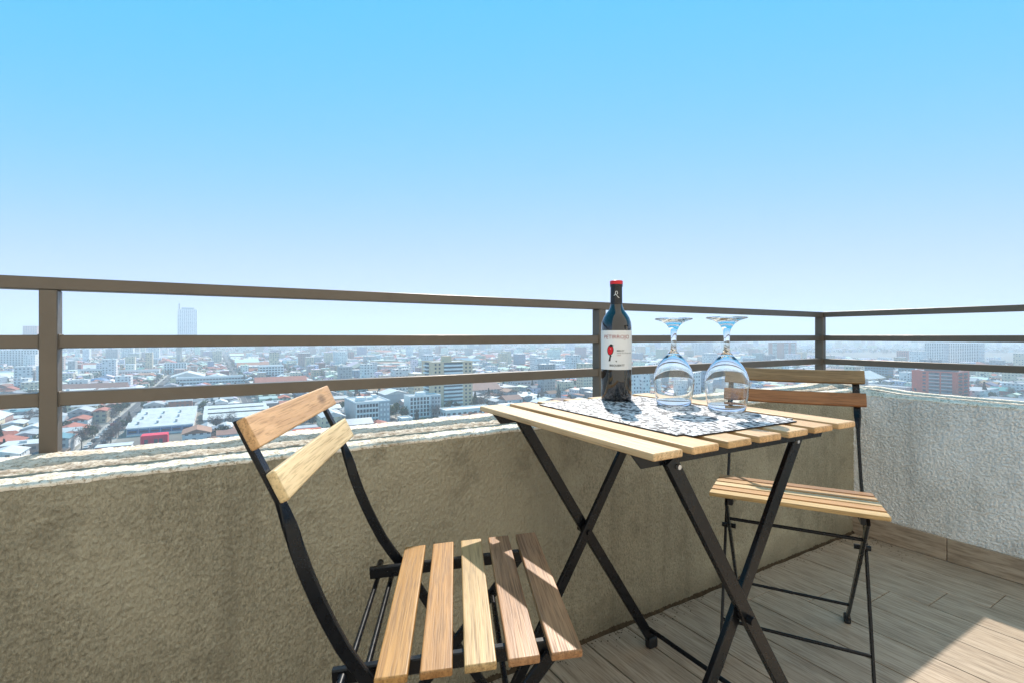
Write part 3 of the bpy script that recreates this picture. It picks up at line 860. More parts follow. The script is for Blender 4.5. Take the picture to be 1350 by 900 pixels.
# second grid block
t, fh = tower('office_building', 'white five storey block with dark window grid beside the beige tower', 111.2, 322.7, 22.6, 12, 14.2, M['cwhite'], 5, None, None, base=.8)
for f_ in range(5):
    for i in range(6): inst('window', cube_mesh('window', M['cglass'], 1.55, .16, 1.7) if (f_,i)==(0,0) else mp, t, (1.4+i*2.35, -.03, 1.1+f_*fh))
box_part('grey_wing', t, M['cgrey'], 15.4, 22.5, -.5, -.05, 0, 14.4)
mp3 = cube_mesh('window', M['cglass'], .9, .16, 1.3)
for f_ in range(5):
    for i in range(3): inst('window', mp3, t, (16.6+i*2.2, -.53, 1.4+f_*fh))
box_part('roof_house', t, M['cwhite'], 7, 13, 4, 9, 14.42, 16.8)
# grey gabled hall between them
t = tag(empty('hall_building', (108.3,368.6,G)), 'grey hall with white gabled roof between the two grid blocks', 'building')
take(108.3,127.3,368.6,389)
box_part('wall', t, M['cgrey'], 0, 19, 0, 20, 0, 11.5)
mb = MB(); mb.face([(-.5,-.6,11.4),(9.5,-.6,14.2),(9.5,20.5,14.2),(-.5,20.5,11.4)]); mb.face([(9.5,-.6,14.2),(19.5,-.6,11.4),(19.5,20.5,11.4),(9.5,20.5,14.2)]); mb.face([(0,-.02,11.5),(19,-.02,11.5),(9.5,-.02,14.15)]); mb.face([(0,20,11.5),(9.5,20,14.15),(19,20,11.5)])
mb.build('roof', RM['white'], t)
for f_ in range(3): inst('window', mwy, t, (-.03, 4+f_*5.5, 7.5)); inst('window', mwy, t, (-.03, 4+f_*5.5, 3.2))
tower('low_building', 'long low white flat roofed building in front of the beige tower', 131.1, 307.1, 36, 13.1, 5.2, M['cwhite'], 1, 9, 3, (2.2,1.9), .7, RM['white'])
tower('service_building', 'small white flat roofed cube near the parapet edge', 99.3, 302.9, 7, 9.1, 3.2, M['cwhite'], 1, 2, 2, (1.2,1.1), .8, RM['white'])
# right side
t, fh = tower('apartment_building', 'distant apartment slab with pink brick ends seen above the far chair', 1004.3, 588.5, 50.2, 31.1, 40.5, M['cpink'], 14, None, None, base=1)
bl = cube_mesh('balcony', M['cwhite'], .9, 9.5, 1.2); blx = cube_mesh('balcony', M['cwhite'], 15, .9, 1.2); rcx = cube_mesh('recess_shade', M['cdark'], 15, .1, 1.5); rcy = cube_mesh('recess_shade', M['cdark'], .1, 9.5, 1.5)
for f_ in range(14):
    z = 1+f_*fh
    inst('balcony', bl, t, (-.5, 17, z)); inst('recess_shade', rcy, t, (-.01, 17, z+1.25))
    for x in (12, 38): inst('balcony', blx, t, (x, -.5, z)); inst('recess_shade', rcx, t, (x, -.01, z+1.25))
t, fh = tower('apartment_building', 'white apartment slab with window rows, left of the pair beyond the red brick block', 1103, 357.2, 23.3, 27.3, 42.5, M['cwhite'], 15, 6, 8, (1.9,1.5))
t, fh = tower('apartment_building', 'wide white apartment slab with window rows, right of the pair beyond the red brick block', 1155.9, 325.4, 29.3, 42.3, 41.5, M['cwhite'], 15, 7, 13, (1.9,1.5))
t, fh = tower('apartment_building', 'red brick apartment block with dark recessed balconies beyond the right parapet', 532.8, 163.3, 26.7, 31.7, 24.5, M['cbrick'], 8, None, None, base=.6)
rc = cube_mesh('recess_shade', M['cdark'], .12, 7.4, 1.75); rl = cube_mesh('balcony_rail', M['cgrey'], .5, 7.4, .85); dv = cube_mesh('window', M['cglass'], .2, 2.2, 1.5)
rcx = cube_mesh('recess_shade', M['cdark'], 8.5, .12, 1.75); rlx = cube_mesh('balcony', M['cbrick'], 8.5, 1.6, .9)
for f_ in range(8):
    z = .6+f_*fh
    for y in (7.0, 15.6): inst('recess_shade', rc, t, (-.03, y, z+1.0)); inst('balcony_rail', rl, t, (-.32, y, z+.12)); inst('window', dv, t, (-.12, y-1.5, z+1.05))
    inst('window', cube_mesh('window', M['cglass'], .2, .9, 1.2) if f_ == 0 else dv, t, (-.05, 22.6, z+1.0))
    for x in (7.0, 18.5): inst('recess_shade', rcx, t, (x, -.03, z+1.0)); inst('balcony', rlx, t, (x, -.85, z+.1))
box_part('penthouse', t, M['cdark'], 4, 20, 5, 24, 24.8, 27.6)
box_part('penthouse_roof', t, M['cbrick'], 3.4, 20.6, 4.4, 24.6, 27.65, 28.1)
tower('apartment_building', 'pink brick tower block standing alone left of the white slabs', 1102, 409.4, 19.2, 17.9, 26.5, M['cpink'], 9, 5, 5, (1.6,1.4))
tower('office_building', 'blue green block with white floor bands left of the red brick block', 698.4, 280.1, 16, 24.6, 17.3, M['cteal'], 5, 5, 8, (2.2,1.5))
tower('office_building', 'smaller blue green block just behind the red brick block', 746.7, 274.9, 13, 12.9, 14.1, M['cteal'], 4, 4, 4, (2.2,1.5))
t, fh = tower('market_hall', 'long low hall with a pale roof and a row of columns at right', 560.4, 209.3, 18, 45.6, 6.2, M['cgrey'], 1, None, None)
cm = cube_mesh('column', M['cwhite'], .5, .5, 5.4)
for i in range(22): inst('column', cm, t, (-1.2, 1+i*2.07, 0))
box_part('canopy', t, RM['white'], -2.0, -.2, -.2, 45.8, 5.45, 5.9)
box_part('pink_office', t, M['cpink'], 2, 14, 38, 45, 6.5, 9.0)
# left side
tower('school_building', 'long white two storey building with window bands at far left', -176.1, 882.6, 47.2, 14, 9, M['cwhite'], 2, 16, 3, (2.0,1.5))
tower('school_building', 'long white stepped building with window bands beside the round blue roof', -116.2, 832.6, 49.2, 16, 8.8, M['cwhite'], 2, 17, 3, (2.2,1.3))
tower('school_building', 'short white arcade building behind the stepped long one', -120.3, 963.5, 28.5, 14, 10.3, M['cwhite'], 2, 8, 3, (1.9,2.4))
tower('school_building', 'white four storey building with tall narrow windows at left', -65.1, 877.4, 27.7, 16, 15.2, M['cwhite'], 4, 8, 3, (1.4,2.0))
tower('office_building', 'very long white office with ribbon windows left of the first chair', -38.5, 659.6, 68.8, 18, 8.5, M['cwhite'], 2, 22, 4, (2.6,1.5))
t = tag(empty('warehouse', (-44.0,344.1,G)), 'wide white roofed warehouse with a blue front', 'warehouse'); take(-44,-12,344,430)
box_part('wall', t, M['cwhite'], 0, 31, 0, 84, 0, 4.6)
bp = cube_mesh('blue_panel', M['cblue'], 4.9, .2, 2.6); bw_ = cube_mesh('window', M['cglass'], 3.6, .16, 1.0)
for i in range(6): inst('blue_panel', bp, t, (2.7+i*5.1, -.12, 1.3)); inst('window', bw_, t, (2.7+i*5.1, -.30, 2.0))
for i in range(4):
    y0 = i*21.0; mb = MB()
    P = [(-.4,y0,4.65),(31.4,y0,4.65),(31.4,y0+20.4,4.65),(-.4,y0+20.4,4.65),(-.4,y0+10.2,6.4),(31.4,y0+10.2,6.4)]
    for q in ((0,1,5,4),(2,3,4,5),(1,2,5),(3,0,4)): mb.face([P[j] for j in q])
    mb.build('roof', RM['white'], t)
for i in range(9): box_part('roof_vent', t, M['cgrey'], 4+(i%3)*9, 5.1+(i%3)*9, 6+(i//3)*21, 7.1+(i//3)*21, 6.0, 7.1)
t = tag(empty('warehouse', (-8.0,352,G)), 'second white roofed warehouse with dark skylight strips, right of the blue fronted one', 'warehouse'); take(-8,30,352,420)
box_part('wall', t, M['cgrey'], 0, 38, 0, 66, 0, 5.0)
for i in range(3):
    y0 = i*22.2; mb = MB()
    P = [(-.4,y0,5.05),(38.4,y0,5.05),(38.4,y0+21.4,5.05),(-.4,y0+21.4,5.05),(-.4,y0+10.7,6.9),(38.4,y0+10.7,6.9)]
    for q in ((0,1,5,4),(2,3,4,5),(1,2,5),(3,0,4)): mb.face([P[j] for j in q])
    mb.build('roof', RM['white'], t); box_part('skylight', t, M['cdark'], 2, 36, y0+21.45, y0+22.15, 5.0, 6.2)
t = tag(empty('shop_building', (-34.2,308.4,G)), 'bright red flat roofed shop with dark openings near the parapet at left', 'shop'); take(-34.2,-22,308,318)
box_part('wall', t, M['cred'], 0, 11.3, 0, 8, 0, 5.3); box_part('roof', t, M['cred'], .3, 11, .3, 7.7, 5.32, 5.5)
for x in (1.6, 5.6, 7.7): box_part('opening', t, M['cdark'], x, x+1.5, -.06, .1, 1.2, 3.6)
t = tag(empty('awning_shop', (-50.5,300,G)), 'low shop with a red and yellow fascia left of the red one', 'shop'); take(-50.5,-37,300,309)
box_part('wall', t, M['cwhite'], 0, 13.5, 0, 8, 0, 3.0); box_part('roof', t, RM['white'], -.3, 13.8, -.3, 8.3, 3.02, 3.3); box_part('fascia', t, M['cred'], 0, 8, -.4, -.05, 1.9, 2.9); box_part('fascia', t, M['corange'], 8.1, 13.5, -.4, -.05, 1.9, 2.9)
t = tag(empty('awning_shop', (36,300,G)), 'shop with an orange awning glimpsed between the chair back slats', 'shop'); take(36,50,296,310)
box_part('wall', t, M['cwhite'], 0, 13, 0, 9, 0, 3.6); box_part('awning', t, M['corange'], -1, 14, -3.2, .2, 3.0, 3.5); box_part('roof', t, RM['pale_grey'], 0, 13, .3, 9, 3.62, 3.9)
tower('office_building', 'pale office block with blue window bands above the chair back', 46.3, 695.8, 27.8, 30, 17, M['cwhite'], 5, 8, 6, (2.6,1.6))
tower('apartment_building', 'far pinkish tower block, left of the twin pair', 205.3, 1068.6, 18.2, 20, 22, M['cpink'], 7, 4, 4, (1.8,1.5))
tower('apartment_building', 'far pinkish tower block, right of the twin pair', 229.5, 1054.1, 18.4, 24, 20.5, M['cpink'], 7, 4, 4, (1.8,1.5))
t, fh = tower('office_tower', 'lone pale high rise with a dark crown breaking the skyline at left', -116.4, 2167.3, 60, 45, 150, M['cwhite'], 30, 10, None, (3.2,2.6))
box_part('crown', t, M['cteal'], 12, 50, 8, 40, 150.9, 158); box_part('mast', t, M['cdark'], 3, 7, 8, 12, 150.9, 172)
tower('apartment_building', 'faint far block just above the horizon at the left edge', -498.7, 2047, 32, 28, 84, M['cpink'], 24, 6, None, (2.2,1.6))
tower('apartment_building', 'tall pale slab in the haze at the left edge, below the horizon', -312, 1160.6, 47.4, 24, 30.5, M['cwhite'], 10, 13, None, (2.0,1.6))
tower('warehouse', 'wide pale hall with a flat roof left of the bottle', 264.7, 432.8, 41, 18.4, 9.6, M['cgrey'], 2, 10, 4, (2.4,1.2))
tower('hospital_building', 'wide white three storey complex left of the bottle near the horizon', 483, 661, 52.7, 51.1, 13.5, M['cwhite'], 4, 14, 12, (2.0,1.4))
for q, (x, y, s_, hh) in enumerate(((1110.3,870.4,46,36),(1420,1240,40,52),(1600,1420,44,58),(1750,1250,42,50))):
    tower('apartment_building', ['pale mid rise slab seen between the two glasses', 'far pale tower right of the second glass', 'farthest pale tower above the middle rail near the corner', 'far pale tower just left of the corner post'][q], x, y, s_, s_*.7, hh, M['cwhite'], int(hh/3), 9, 7, (2.4,1.5))
# round blue roof
t = tag(empty('pavilion', (-118,742,G)), 'round pavilion with a blue dome roof at left', 'pavilion'); take(-130,-106,730,754)
mb = lathe('wall', [(9.5,0),(9.5,3.4)], M['cwhite'], t, 28); lathe('roof', [(10.6,3.3),(9,4.8),(6,6.2),(3,7.0),(0,7.3)], M['cblue'], t, 28)

# ---- trees: a few meshes, many individuals
def leaf_mesh(name, m, n, rx, rz, z0, leaf, seed, conifer=False, twig=False):
    q = random.Random(seed); V, F = [], []
    lobes = [(q.uniform(-.5,.5)*rx, q.uniform(-.5,.5)*rx, z0 + q.uniform(.25,.85)*rz, q.uniform(.35,.6)*rx) for _ in range(7)]
    for i in range(n):
        if conifer:
            h = q.random()**1.3; rr = rx*(1-h)*(.55+.45*q.random()); a = q.uniform(0, 6.283)
            c = Vector((rr*math.cos(a), rr*math.sin(a), z0 + h*rz))
        else:
            lx, ly, lz, lr = q.choice(lobes); d = Vector((q.gauss(0,1), q.gauss(0,1), q.gauss(0,.8))).normalized()*lr*q.uniform(.55,1.08)
            c = Vector((lx,ly,lz)) + d
        a = Vector((q.gauss(0,1), q.gauss(0,1), q.gauss(0,.7))).normalized(); b = a.cross(Vector((q.gauss(0,1),q.gauss(0,1),q.gauss(0,1)))).normalized()
        s = leaf*q.uniform(.6,1.3); wd = s*(.10 if twig else .75); k = len(V)
        V += [c-a*s, c+b*wd, c+a*s, c-b*wd]; F.append((k,k+1,k+2,k+3))
    me = bpy.data.meshes.new(name); me.from_pydata(V, [], F); me.materials.append(m); return me
def trunk_mesh(h, r, seed):
    q = random.Random(seed); rings = []; n = 6
    segs = []
    def limb(p, d, ln, r0, r1):
        pts = [p, p + d*ln*.5 + Vector((q.uniform(-.1,.1)*ln, q.uniform(-.1,.1)*ln, 0)), p + d*ln]
        k = len(V)
        for i, pt in enumerate(pts):
            rr = r0 + (r1-r0)*i/2
            for j in range(n): V.append((pt.x+rr*math.cos(6.283*j/n), pt.y+rr*math.sin(6.283*j/n), pt.z))
        for i in range(2):
            for j in range(n): F.append((k+i*n+j, k+i*n+(j+1)%n, k+(i+1)*n+(j+1)%n, k+(i+1)*n+j))
        return pts[-1]
    V, F = [], []
    top = limb(Vector((0,0,0)), Vector((0,0,1)), h, r, r*.6)
    for i in range(5):
        a = i*1.26 + q.random(); limb(top - Vector((0,0,h*.15*q.random())), Vector((math.cos(a)*.7, math.sin(a)*.7, .8)).normalized(), h*q.uniform(.7,1.1), r*.5, r*.12)
    me = bpy.data.meshes.new('trunk'); me.from_pydata(V, [], F); me.materials.append(M['bark']); return me
def foliage(name, c1, c2):
    g = N(name, .8, .2); oi = g.n('ShaderNodeObjectInfo')
    c = g.mix(g.noise(g.co('Object'), .9, 3), c1, c2)
    hs = g.n('ShaderNodeHueSaturation'); g.set(hs.inputs['Color'], c); g.set(hs.inputs['Value'], g.math('MULTIPLY_ADD', oi.outputs['Random'], .6, .7)); g.base(hs.outputs[0])
    return g.m
M['bark'] = plain('bark', (.10,.08,.065), .95, .3, 3)
LF = {'broad': foliage('broad_leaves', (.035,.065,.028), (.075,.11,.045)), 'dark': foliage('conifer_needles', (.014,.040,.034), (.035,.07,.05)),
      'bare': foliage('bare_twigs', (.12,.095,.09), (.21,.165,.155)), 'olive': foliage('yellowing_leaves', (.13,.12,.03), (.22,.18,.05))}
TREE = {'broad': [(trunk_mesh(2.6,.22,i), leaf_mesh('crown', LF['broad'], 420, 3.6, 5.0, 2.0, .55, 40+i)) for i in range(3)],
        'dark': [(trunk_mesh(2.0,.25,9+i), leaf_mesh('crown', LF['dark'], 460, 2.4, 9.5, 1.0, .6, 50+i, True)) for i in range(2)],
        'bare': [(trunk_mesh(2.8,.22,20+i), leaf_mesh('crown', LF['bare'], 520, 3.8, 5.4, 2.2, .75, 60+i, False, True)) for i in range(3)],
        'olive': [(trunk_mesh(2.2,.2,30+i), leaf_mesh('crown', LF['olive'], 380, 3.2, 4.0, 1.8, .5, 70+i)) for i in range(2)]}
TLAB = {'broad': ('leafy green street tree', 'broad green city trees'), 'dark': ('dark pointed conifer', 'dark conifers in the city'), 'bare': ('leafless grey winter tree', 'bare city trees'), 'olive': ('low yellow green bushy tree', 'yellowing city trees')}

# ---- the crowd of houses: lots along the street grid
lots = []                                  # (x0,x1,y0,y1,h,kind,roof,wall,dist)
def free(x0, x1, y0, y1): return all(x1 < a or x0 > b or y1 < c or y0 > d for a, b, c, d in taken)
def in_view(x, y, z, m=70):
    p = proj(x, y, z); return p and -m < p[0] < 1350+m
trees = []
def pick(items): 
    r = rnd.random()*sum(w_ for _, w_ in items)
    for k, w_ in items:
        r -= w_
        if r <= 0: return k
    return items[-1][0]
for bi in range(-12, 17):
    for bj in range(0, 17):
        X0, X1 = -54 + bi*SX + 7, -54 + (bi+1)*SX - 7; Y0_, Y1_ = 150 + bj*SY - SY + 5, 150 + bj*SY - 5
        cxm, cym = (X0+X1)/2, (Y0_+Y1_)/2
        p = proj(cxm, cym, G)
        if not p or p[2] < 120 or p[2] > 1750 or not (-160 < p[0] < 1510): continue
        far = p[2] > 800
        industrial = rnd.random() < .22
        y = Y0_
        while y < Y1_ - 8:
            dy = rnd.uniform(26, 44) if industrial else rnd.uniform(13, 20) * (1.35 if far else 1)
            dy = min(dy, Y1_ - y)
            x = X0
            while x < X1 - 7:
                dx = rnd.uniform(28, 50) if industrial else rnd.uniform(9, 17) * (1.35 if far else 1)
                dx = min(dx, X1 - x)
                a0, a1, b0, b1 = x + rnd.uniform(.3,1.6), x + dx - rnd.uniform(.3,1.6), y + rnd.uniform(.4,2.5), y + dy - rnd.uniform(.4,2.5)
                if a1-a0 > 4 and b1-b0 > 4 and free(a0, a1, b0, b1):
                    r = rnd.random()
                    if r < .10: trees.append(((a0+a1)/2, (b0+b1)/2))
                    else:
                        hh = rnd.uniform(5, 8.5) if industrial else (rnd.uniform(3.2, 6.2) if r < .88 else rnd.uniform(8, 15) if r < .965 else rnd.uniform(16, 32))
                        if proj(cxm, cym, G)[2] < 420: hh = min(hh, 7.5)
                        kind = 'flat' if (industrial and r < .5) or hh > 8 or r < .34 else 'gable'
                        roof = pick([('white', 30), ('pale_grey', 24), ('grey', 12), ('red', 15), ('brown', 12), ('teal', 4), ('rust', 7)]) if hh < 9 else pick([('white',6),('pale_grey',4)])
                        wall = pick([('white', 40), ('cream', 18), ('grey', 14), ('tan', 8), ('blue', 6), ('pink', 8), ('brick', 4)])
                        lots.append((a0, a1, b0, b1, hh, kind, roof, wall))
                if rnd.random() < .34: trees.append((x + rnd.uniform(0,1)*dx, y + dy - rnd.uniform(0,1.5)))
                x += dx
            y += dy
    for yy in range(120, 1500, 16):
        x = -54 + bi*SX
        if rnd.random() < .62: trees.append((x + rnd.choice((-5.4, 5.4)), yy + rnd.uniform(-4,4)))

def house_parts(a0, a1, b0, b1, hh, kind, roof, wall, wallmb, roofmb, ox, oy, oz, colw=None, colr=None):
    A0, A1, B0, B1 = a0-ox, a1-ox, b0-oy, b1-oy; z0 = G-oz; z1 = z0+hh
    if kind == 'flat':
        wallmb.box(A0, A1, B0, B1, z0, z1+.45, colw, None, True, False)
        e = .35
        roofmb.box(A0-.06, A1+.06, B0-.06, B1+.06, z1+.46, z1+.62, colr, None, False, True)
        if a1-a0 > 9 and rnd.random() < .7:
            u0 = A0 + (A1-A0)*rnd.uniform(.15,.6); v0 = B0 + (B1-B0)*rnd.uniform(.2,.6); roofmb.box(u0, u0+rnd.uniform(1.2,3), v0, v0+rnd.uniform(1.2,3), z1+.63, z1+rnd.uniform(1.3,2.6), colr, None, False, False)
    else:
        wallmb.box(A0, A1, B0, B1, z0, z1, colw, None, True, False)
        o_ = .45; rise = min(A1-A0, B1-B0)*rnd.uniform(.13,.24)
        zt = z1 + .03
        if (A1-A0) > (B1-B0):
            m_ = (B0+B1)/2; P = [(A0-o_,B0-o_,zt),(A1+o_,B0-o_,zt),(A1+o_,B1+o_,zt),(A0-o_,B1+o_,zt),(A0-o_,m_,zt+rise),(A1+o_,m_,zt+rise)]
            Q = ((0,1,5,4),(2,3,4,5),(1,2,5),(3,0,4),(3,2,1,0))
        else:
            m_ = (A0+A1)/2; P = [(A0-o_,B0-o_,zt),(A1+o_,B0-o_,zt),(A1+o_,B1+o_,zt),(A0-o_,B1+o_,zt),(m_,B0-o_,zt+rise),(m_,B1+o_,zt+rise)]
            Q = ((1,2,5,4),(3,0,4,5),(0,1,4),(2,3,5),(3,2,1,0))
        for q in Q: roofmb.face([P[j] for j in q], [(-9,-9)]*len(q), colr)

def seen(a0, a1, b0, b1, hh):
    p = proj((a0+a1)/2, (b0+b1)/2, G+hh)
    return p and -25 < p[0] < 1375 and p[1] < edge_y(p[0]) + 2
def area(l):
    p = proj((l[0]+l[1])/2, (l[2]+l[3])/2, G); return (l[1]-l[0]+l[3]-l[2])*(l[4]+3)/p[2]**2
vis = [l for l in lots if seen(*l[:5])]
vis.sort(key=area, reverse=True)
single = set(id(l) for l in vis[:255])
def zone(x, y):
    p = proj(x, y, G+3); px, py, d = p
    where = ('left of the railing post' if px < 55 else 'just right of the left post' if px < 150 else 'above the left parapet' if px < 250 else 'left of the chair back' if px < 340 else 'behind the chair back' if px < 450 else
             'right of the chair back' if px < 560 else 'around the beige tower' if px < 680 else 'left of the bottle' if px < 790 else 'behind the glasses' if px < 930 else 'left of the corner post' if px < 1085 else 'right of the corner post' if px < 1200 else 'at the far right')
    return ('near, ' if d < 360 else 'midway, ' if d < 560 else 'far, ') + where
RN = {'white': 'white', 'pale_grey': 'pale grey', 'grey': 'dark grey', 'red': 'red tiled', 'brown': 'brown tiled', 'teal': 'blue green', 'rust': 'rust coloured'}
WN = {'white': 'white', 'cream': 'cream', 'grey': 'grey', 'tan': 'tan', 'blue': 'blue grey', 'pink': 'pink', 'brick': 'brick'}
smb = MB()
JIT = lambda c: tuple(min(.85, max(.01, x*rnd.uniform(.8,1.12))) for x in c) + (1.0,)
for l in lots:
    a0, a1, b0, b1, hh, kind, roof, wall = l
    if id(l) in single:
        big = max(a1-a0, b1-b0) > 24
        nm = 'city_hall' if big else ('city_block' if hh > 8 else 'city_house')
        t = empty(nm, ((a0+a1)/2, (b0+b1)/2, G))
        word = 'broad low shed' if big else ('mid rise block' if hh > 8 else 'small low house')
        lab = f"{WN[wall]} {word}, {RN[roof]} {'flat' if kind=='flat' else 'pitched'} roof, {zone((a0+a1)/2,(b0+b1)/2)}"
        tag(t, lab, 'building' if (big or hh > 8) else 'house', lab)
        wmb, rmb = MB(), MB()
        house_parts(*l, wmb, rmb, (a0+a1)/2, (b0+b1)/2, G)
        wmb.build('wall', WM[wall], t, True); rmb.build('roof', RM[roof], t, True)
    else:
        house_parts(*l, smb, smb, 0, 0, 0, JIT(WALLC[wall]), JIT(ROOFC[roof]))
# far quarters: coarser blocks out to the horizon, with towers in clusters
for i in range(9500):
    d = 1650 * (5.2 ** rnd.random()); px = rnd.uniform(-80, 1430)
    r = (px-675)/FPX*d; x = CAM.x + d*math.sin(YAW) + r*math.cos(YAW); y = CAM.y + d*math.cos(YAW) - r*math.sin(YAW)
    k = d/1650; cl = mnoise.noise(Vector((x*.0016, y*.0016, 2)))
    u = rnd.random()
    hh = rnd.uniform(5, 11) if u < .93 - .10*max(0, cl) else rnd.uniform(16, 48) * (1.15 if cl > .25 else .8)
    lx, ly = (rnd.uniform(10, 32), rnd.uniform(10, 30)) if hh < 14 else (rnd.uniform(14,30), rnd.uniform(12,22))
    if hh < 14: lx *= k**.4
    if not free(x, x+lx, y, y+ly): continue
    smb.box(x, x+lx, y, y+ly, G, G+hh, JIT(WALLC[pick([('white',50),('cream',14),('grey',16),('blue',8),('pink',6)])]), JIT(ROOFC[pick([('white',40),('pale_grey',25),('grey',10),('red',8),('brown',8)])]), True, False)
tag(smb.build('distant_city', city_wall('city_wall_far', (1,1,1), (.09,.12,.16), True), None, True), 'the mass of far houses and blocks spreading to the hazy horizon', 'city', kind='stuff')

# trees: the largest in view one by one, the rest as one mass
def tkind():
    return pick([('bare', 34), ('broad', 30), ('dark', 22), ('olive', 6)])
cand = []
fixed = [(-58.6,318,'bare',1.3),(-48.8,330,'bare',1.2),(-60,352,'broad',1.0),(-49,372,'broad',.9),(-47.5,345,'bare',1.0),(-49.2,398,'dark',.8),(-10,330,'olive',.8),(-4,334,'olive',.8),(-3,340,'bare',1.2),(6,345,'bare',1.2),(92,318,'bare',.9),
         (98,326,'broad',1.5),(104,330,'broad',1.3),(106,322,'broad',1.1),(127,318,'bare',1.2),(137,334,'broad',.9),(146,338,'broad',1.0),(152,336,'broad',.9),(172,348,'broad',1.2),(176,342,'bare',1.3),(186,350,'bare',1.2),(196,360,'bare',1.2),(206,364,'bare',1.3),
         (583,160,'dark',1.2),(575,170,'broad',1.1),(566,150,'broad',1.0),(600,178,'broad',1.3),(612,150,'bare',1.1),(690,262,'dark',1.3),(676,268,'broad',1.4)]
for x, y in trees:
    p = proj(x, y, G+5)
    if not p or not (-60 < p[0] < 1410) or not free(x-1, x+1, y-1, y+1): continue
    cand.append((p[2], x, y, p[1] < edge_y(p[0]) if -25 < p[0] < 1375 else False))
cand.sort()
tm = MB()
def add_tree(x, y, kd, sc, rz):
    tr, cr = rnd.choice(TREE[kd])
    t = empty({'broad': 'leafy_tree', 'dark': 'conifer_tree', 'bare': 'bare_tree', 'olive': 'bushy_tree'}[kd], (x, y, G), rz); t.scale = (sc, sc, sc*rnd.uniform(.85,1.2))
    tag(t, f'{TLAB[kd][0]} among the roofs, {zone(x, y)}', 'tree', f'{TLAB[kd][1]}, {zone(x, y)}')
    inst('trunk', tr, t); inst('crown', cr, t)
for x, y, kd, sc in fixed: add_tree(x, y, kd, sc, rnd.uniform(0,6))
ns = 0
far_c = {'broad': (.05,.08,.04,1), 'dark': (.025,.055,.045,1), 'bare': (.15,.125,.12,1), 'olive': (.15,.14,.05,1)}
def clump(x, y, kd, s):
    for _ in range(16):
        c = Vector((x, y, G)) + Vector((rnd.gauss(0,1.6), rnd.gauss(0,1.6), rnd.uniform(1.5,7 if kd != 'dark' else 10)))*s
        a = Vector((rnd.gauss(0,1),rnd.gauss(0,1),rnd.gauss(0,1))).normalized(); b = a.cross(Vector((rnd.gauss(0,1),rnd.gauss(0,1),rnd.gauss(0,1)))).normalized(); e = rnd.uniform(.7,1.5)*s
        tm.face([c-a*e, c-b*e, c+a*e, c+b*e], None, far_c[kd])
for d, x, y, v_ in cand:
    kd = tkind()
    if v_ and ns < 230: add_tree(x, y, kd, rnd.uniform(.65,1.15), rnd.uniform(0,6)); ns += 1
    else: clump(x, y, kd, rnd.uniform(.7,1.15))
for i in range(5200):
    d = 1500 * (3.6 ** rnd.random()); px = rnd.uniform(-80, 1430); r = (px-675)/FPX*d
    x = CAM.x + d*math.sin(YAW) + r*math.cos(YAW); y = CAM.y + d*math.cos(YAW) - r*math.sin(YAW)
    clump(x, y, tkind(), rnd.uniform(1.0,1.9))
g = N('far_tree_leaves', .85, .1); at = g.n('ShaderNodeVertexColor'); at.layer_name = 'Col'; g.base(at.outputs[0])
tag(tm.build('distant_trees', g.m, None, True), 'the mass of far trees scattered through the city', 'trees', kind='stuff')

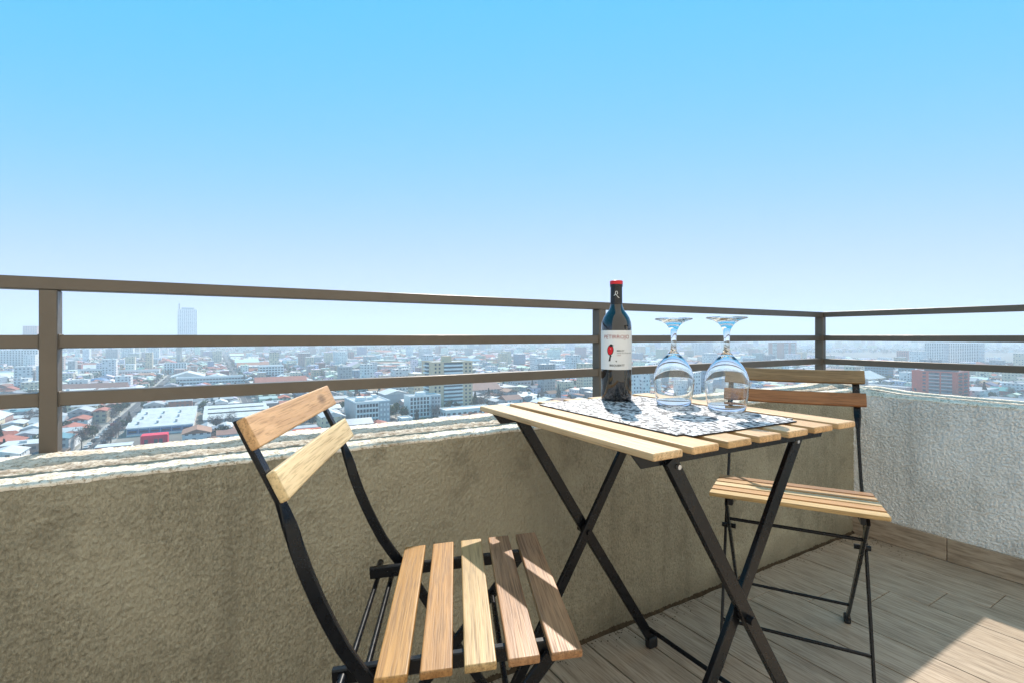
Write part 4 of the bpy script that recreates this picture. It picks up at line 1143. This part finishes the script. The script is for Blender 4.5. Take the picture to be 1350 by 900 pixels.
# ---- cars along the left street
def car_mesh_parts():
    prof = [(-2.1,.35),(-2.15,.75),(-1.9,.92),(-1.25,.98),(-.75,1.42),(.65,1.45),(1.25,1.0),(2.0,.88),(2.15,.6),(2.1,.35)]
    V = [(x, s*.86 if z > 1.2 else s*.9, z) for s in (-1,1) for x, z in prof]; n = len(prof); F = [tuple(range(n))[::-1], tuple(range(n,2*n))]
    for i in range(n): F.append((i,(i+1)%n,n+(i+1)%n,n+i))
    me = bpy.data.meshes.new('body'); me.from_pydata(V,[],F)
    gl = MB(); gl.box(-1.05,.95,-.885,.885,1.02,1.36); gme = gl.mesh('windows'); gme.materials.append(M['cglass'])
    wm = bpy.data.meshes.new('wheel'); bm = bmesh.new(); bmesh.ops.create_cone(bm, cap_ends=True, segments=14, radius1=.32, radius2=.32, depth=.2, matrix=Matrix.Rotation(R(90),4,'X')); bm.to_mesh(wm); bm.free(); wm.materials.append(M['plastic'])
    return me, gme, wm
cb, cg, cw = car_mesh_parts()
CC = {'white': (.75,.75,.75), 'silver': (.45,.46,.47), 'red': (.45,.03,.03), 'dark grey': (.05,.05,.055), 'blue': (.05,.10,.25)}
for cname, col in CC.items(): CC[cname] = N('car_paint_'+cname.replace(' ','_'), .25, .5, 0, col).m
cars = [(-56.9,300+i*9.3+rnd.uniform(-1,1)) for i in range(14)] + [(-51.2,306+i*11+rnd.uniform(-2,2)) for i in range(10)] + [(22+i*5.5, 298.5) for i in range(0)] + [(56+ (i%5)*3.0, 300+(i//5)*9) for i in range(15)]
for i, (x, y) in enumerate(cars):
    cn = pick([('white',5),('silver',4),('red',2),('dark grey',4),('blue',2)])
    t = empty('parked_car', (x, y, G+.055), R(90)); tag(t, f'{cn} car parked far below, {zone(x, y)}', 'car', f'{cn} cars far below, {zone(x, y)}')
    b_ = inst('body', cb, t)
    if not cb.materials: cb.materials.append(CC[cn])
    b_.material_slots[0].link = 'OBJECT'; b_.material_slots[0].material = CC[cn]
    inst('windows', cg, t)
    for wx in (-1.3,1.3):
        for wy in (-.82,.82): inst('wheel', cw, t, (wx, wy, .32))

# ---- the hazy air over the city
hz = MB(); hz.box(-17000, 17000, -900, 17000, G-3, 150.0 + 22 + G + 20)
g = bpy.data.materials.new('haze_air'); g.use_nodes = True; nt2 = g.node_tree
for k in list(nt2.nodes):
    if k.type == 'BSDF_PRINCIPLED': nt2.nodes.remove(k)
pv = nt2.nodes.new('ShaderNodeVolumePrincipled')
pv.inputs['Color'].default_value = (.86,.93,1.0,1)
pv.inputs['Density'].default_value = HAZE
pv.inputs['Anisotropy'].default_value = 0.1
nt2.links.new(pv.outputs[0], nt2.nodes['Material Output'].inputs['Volume'])
ho = tag(hz.build('haze', g), kind='stuff')
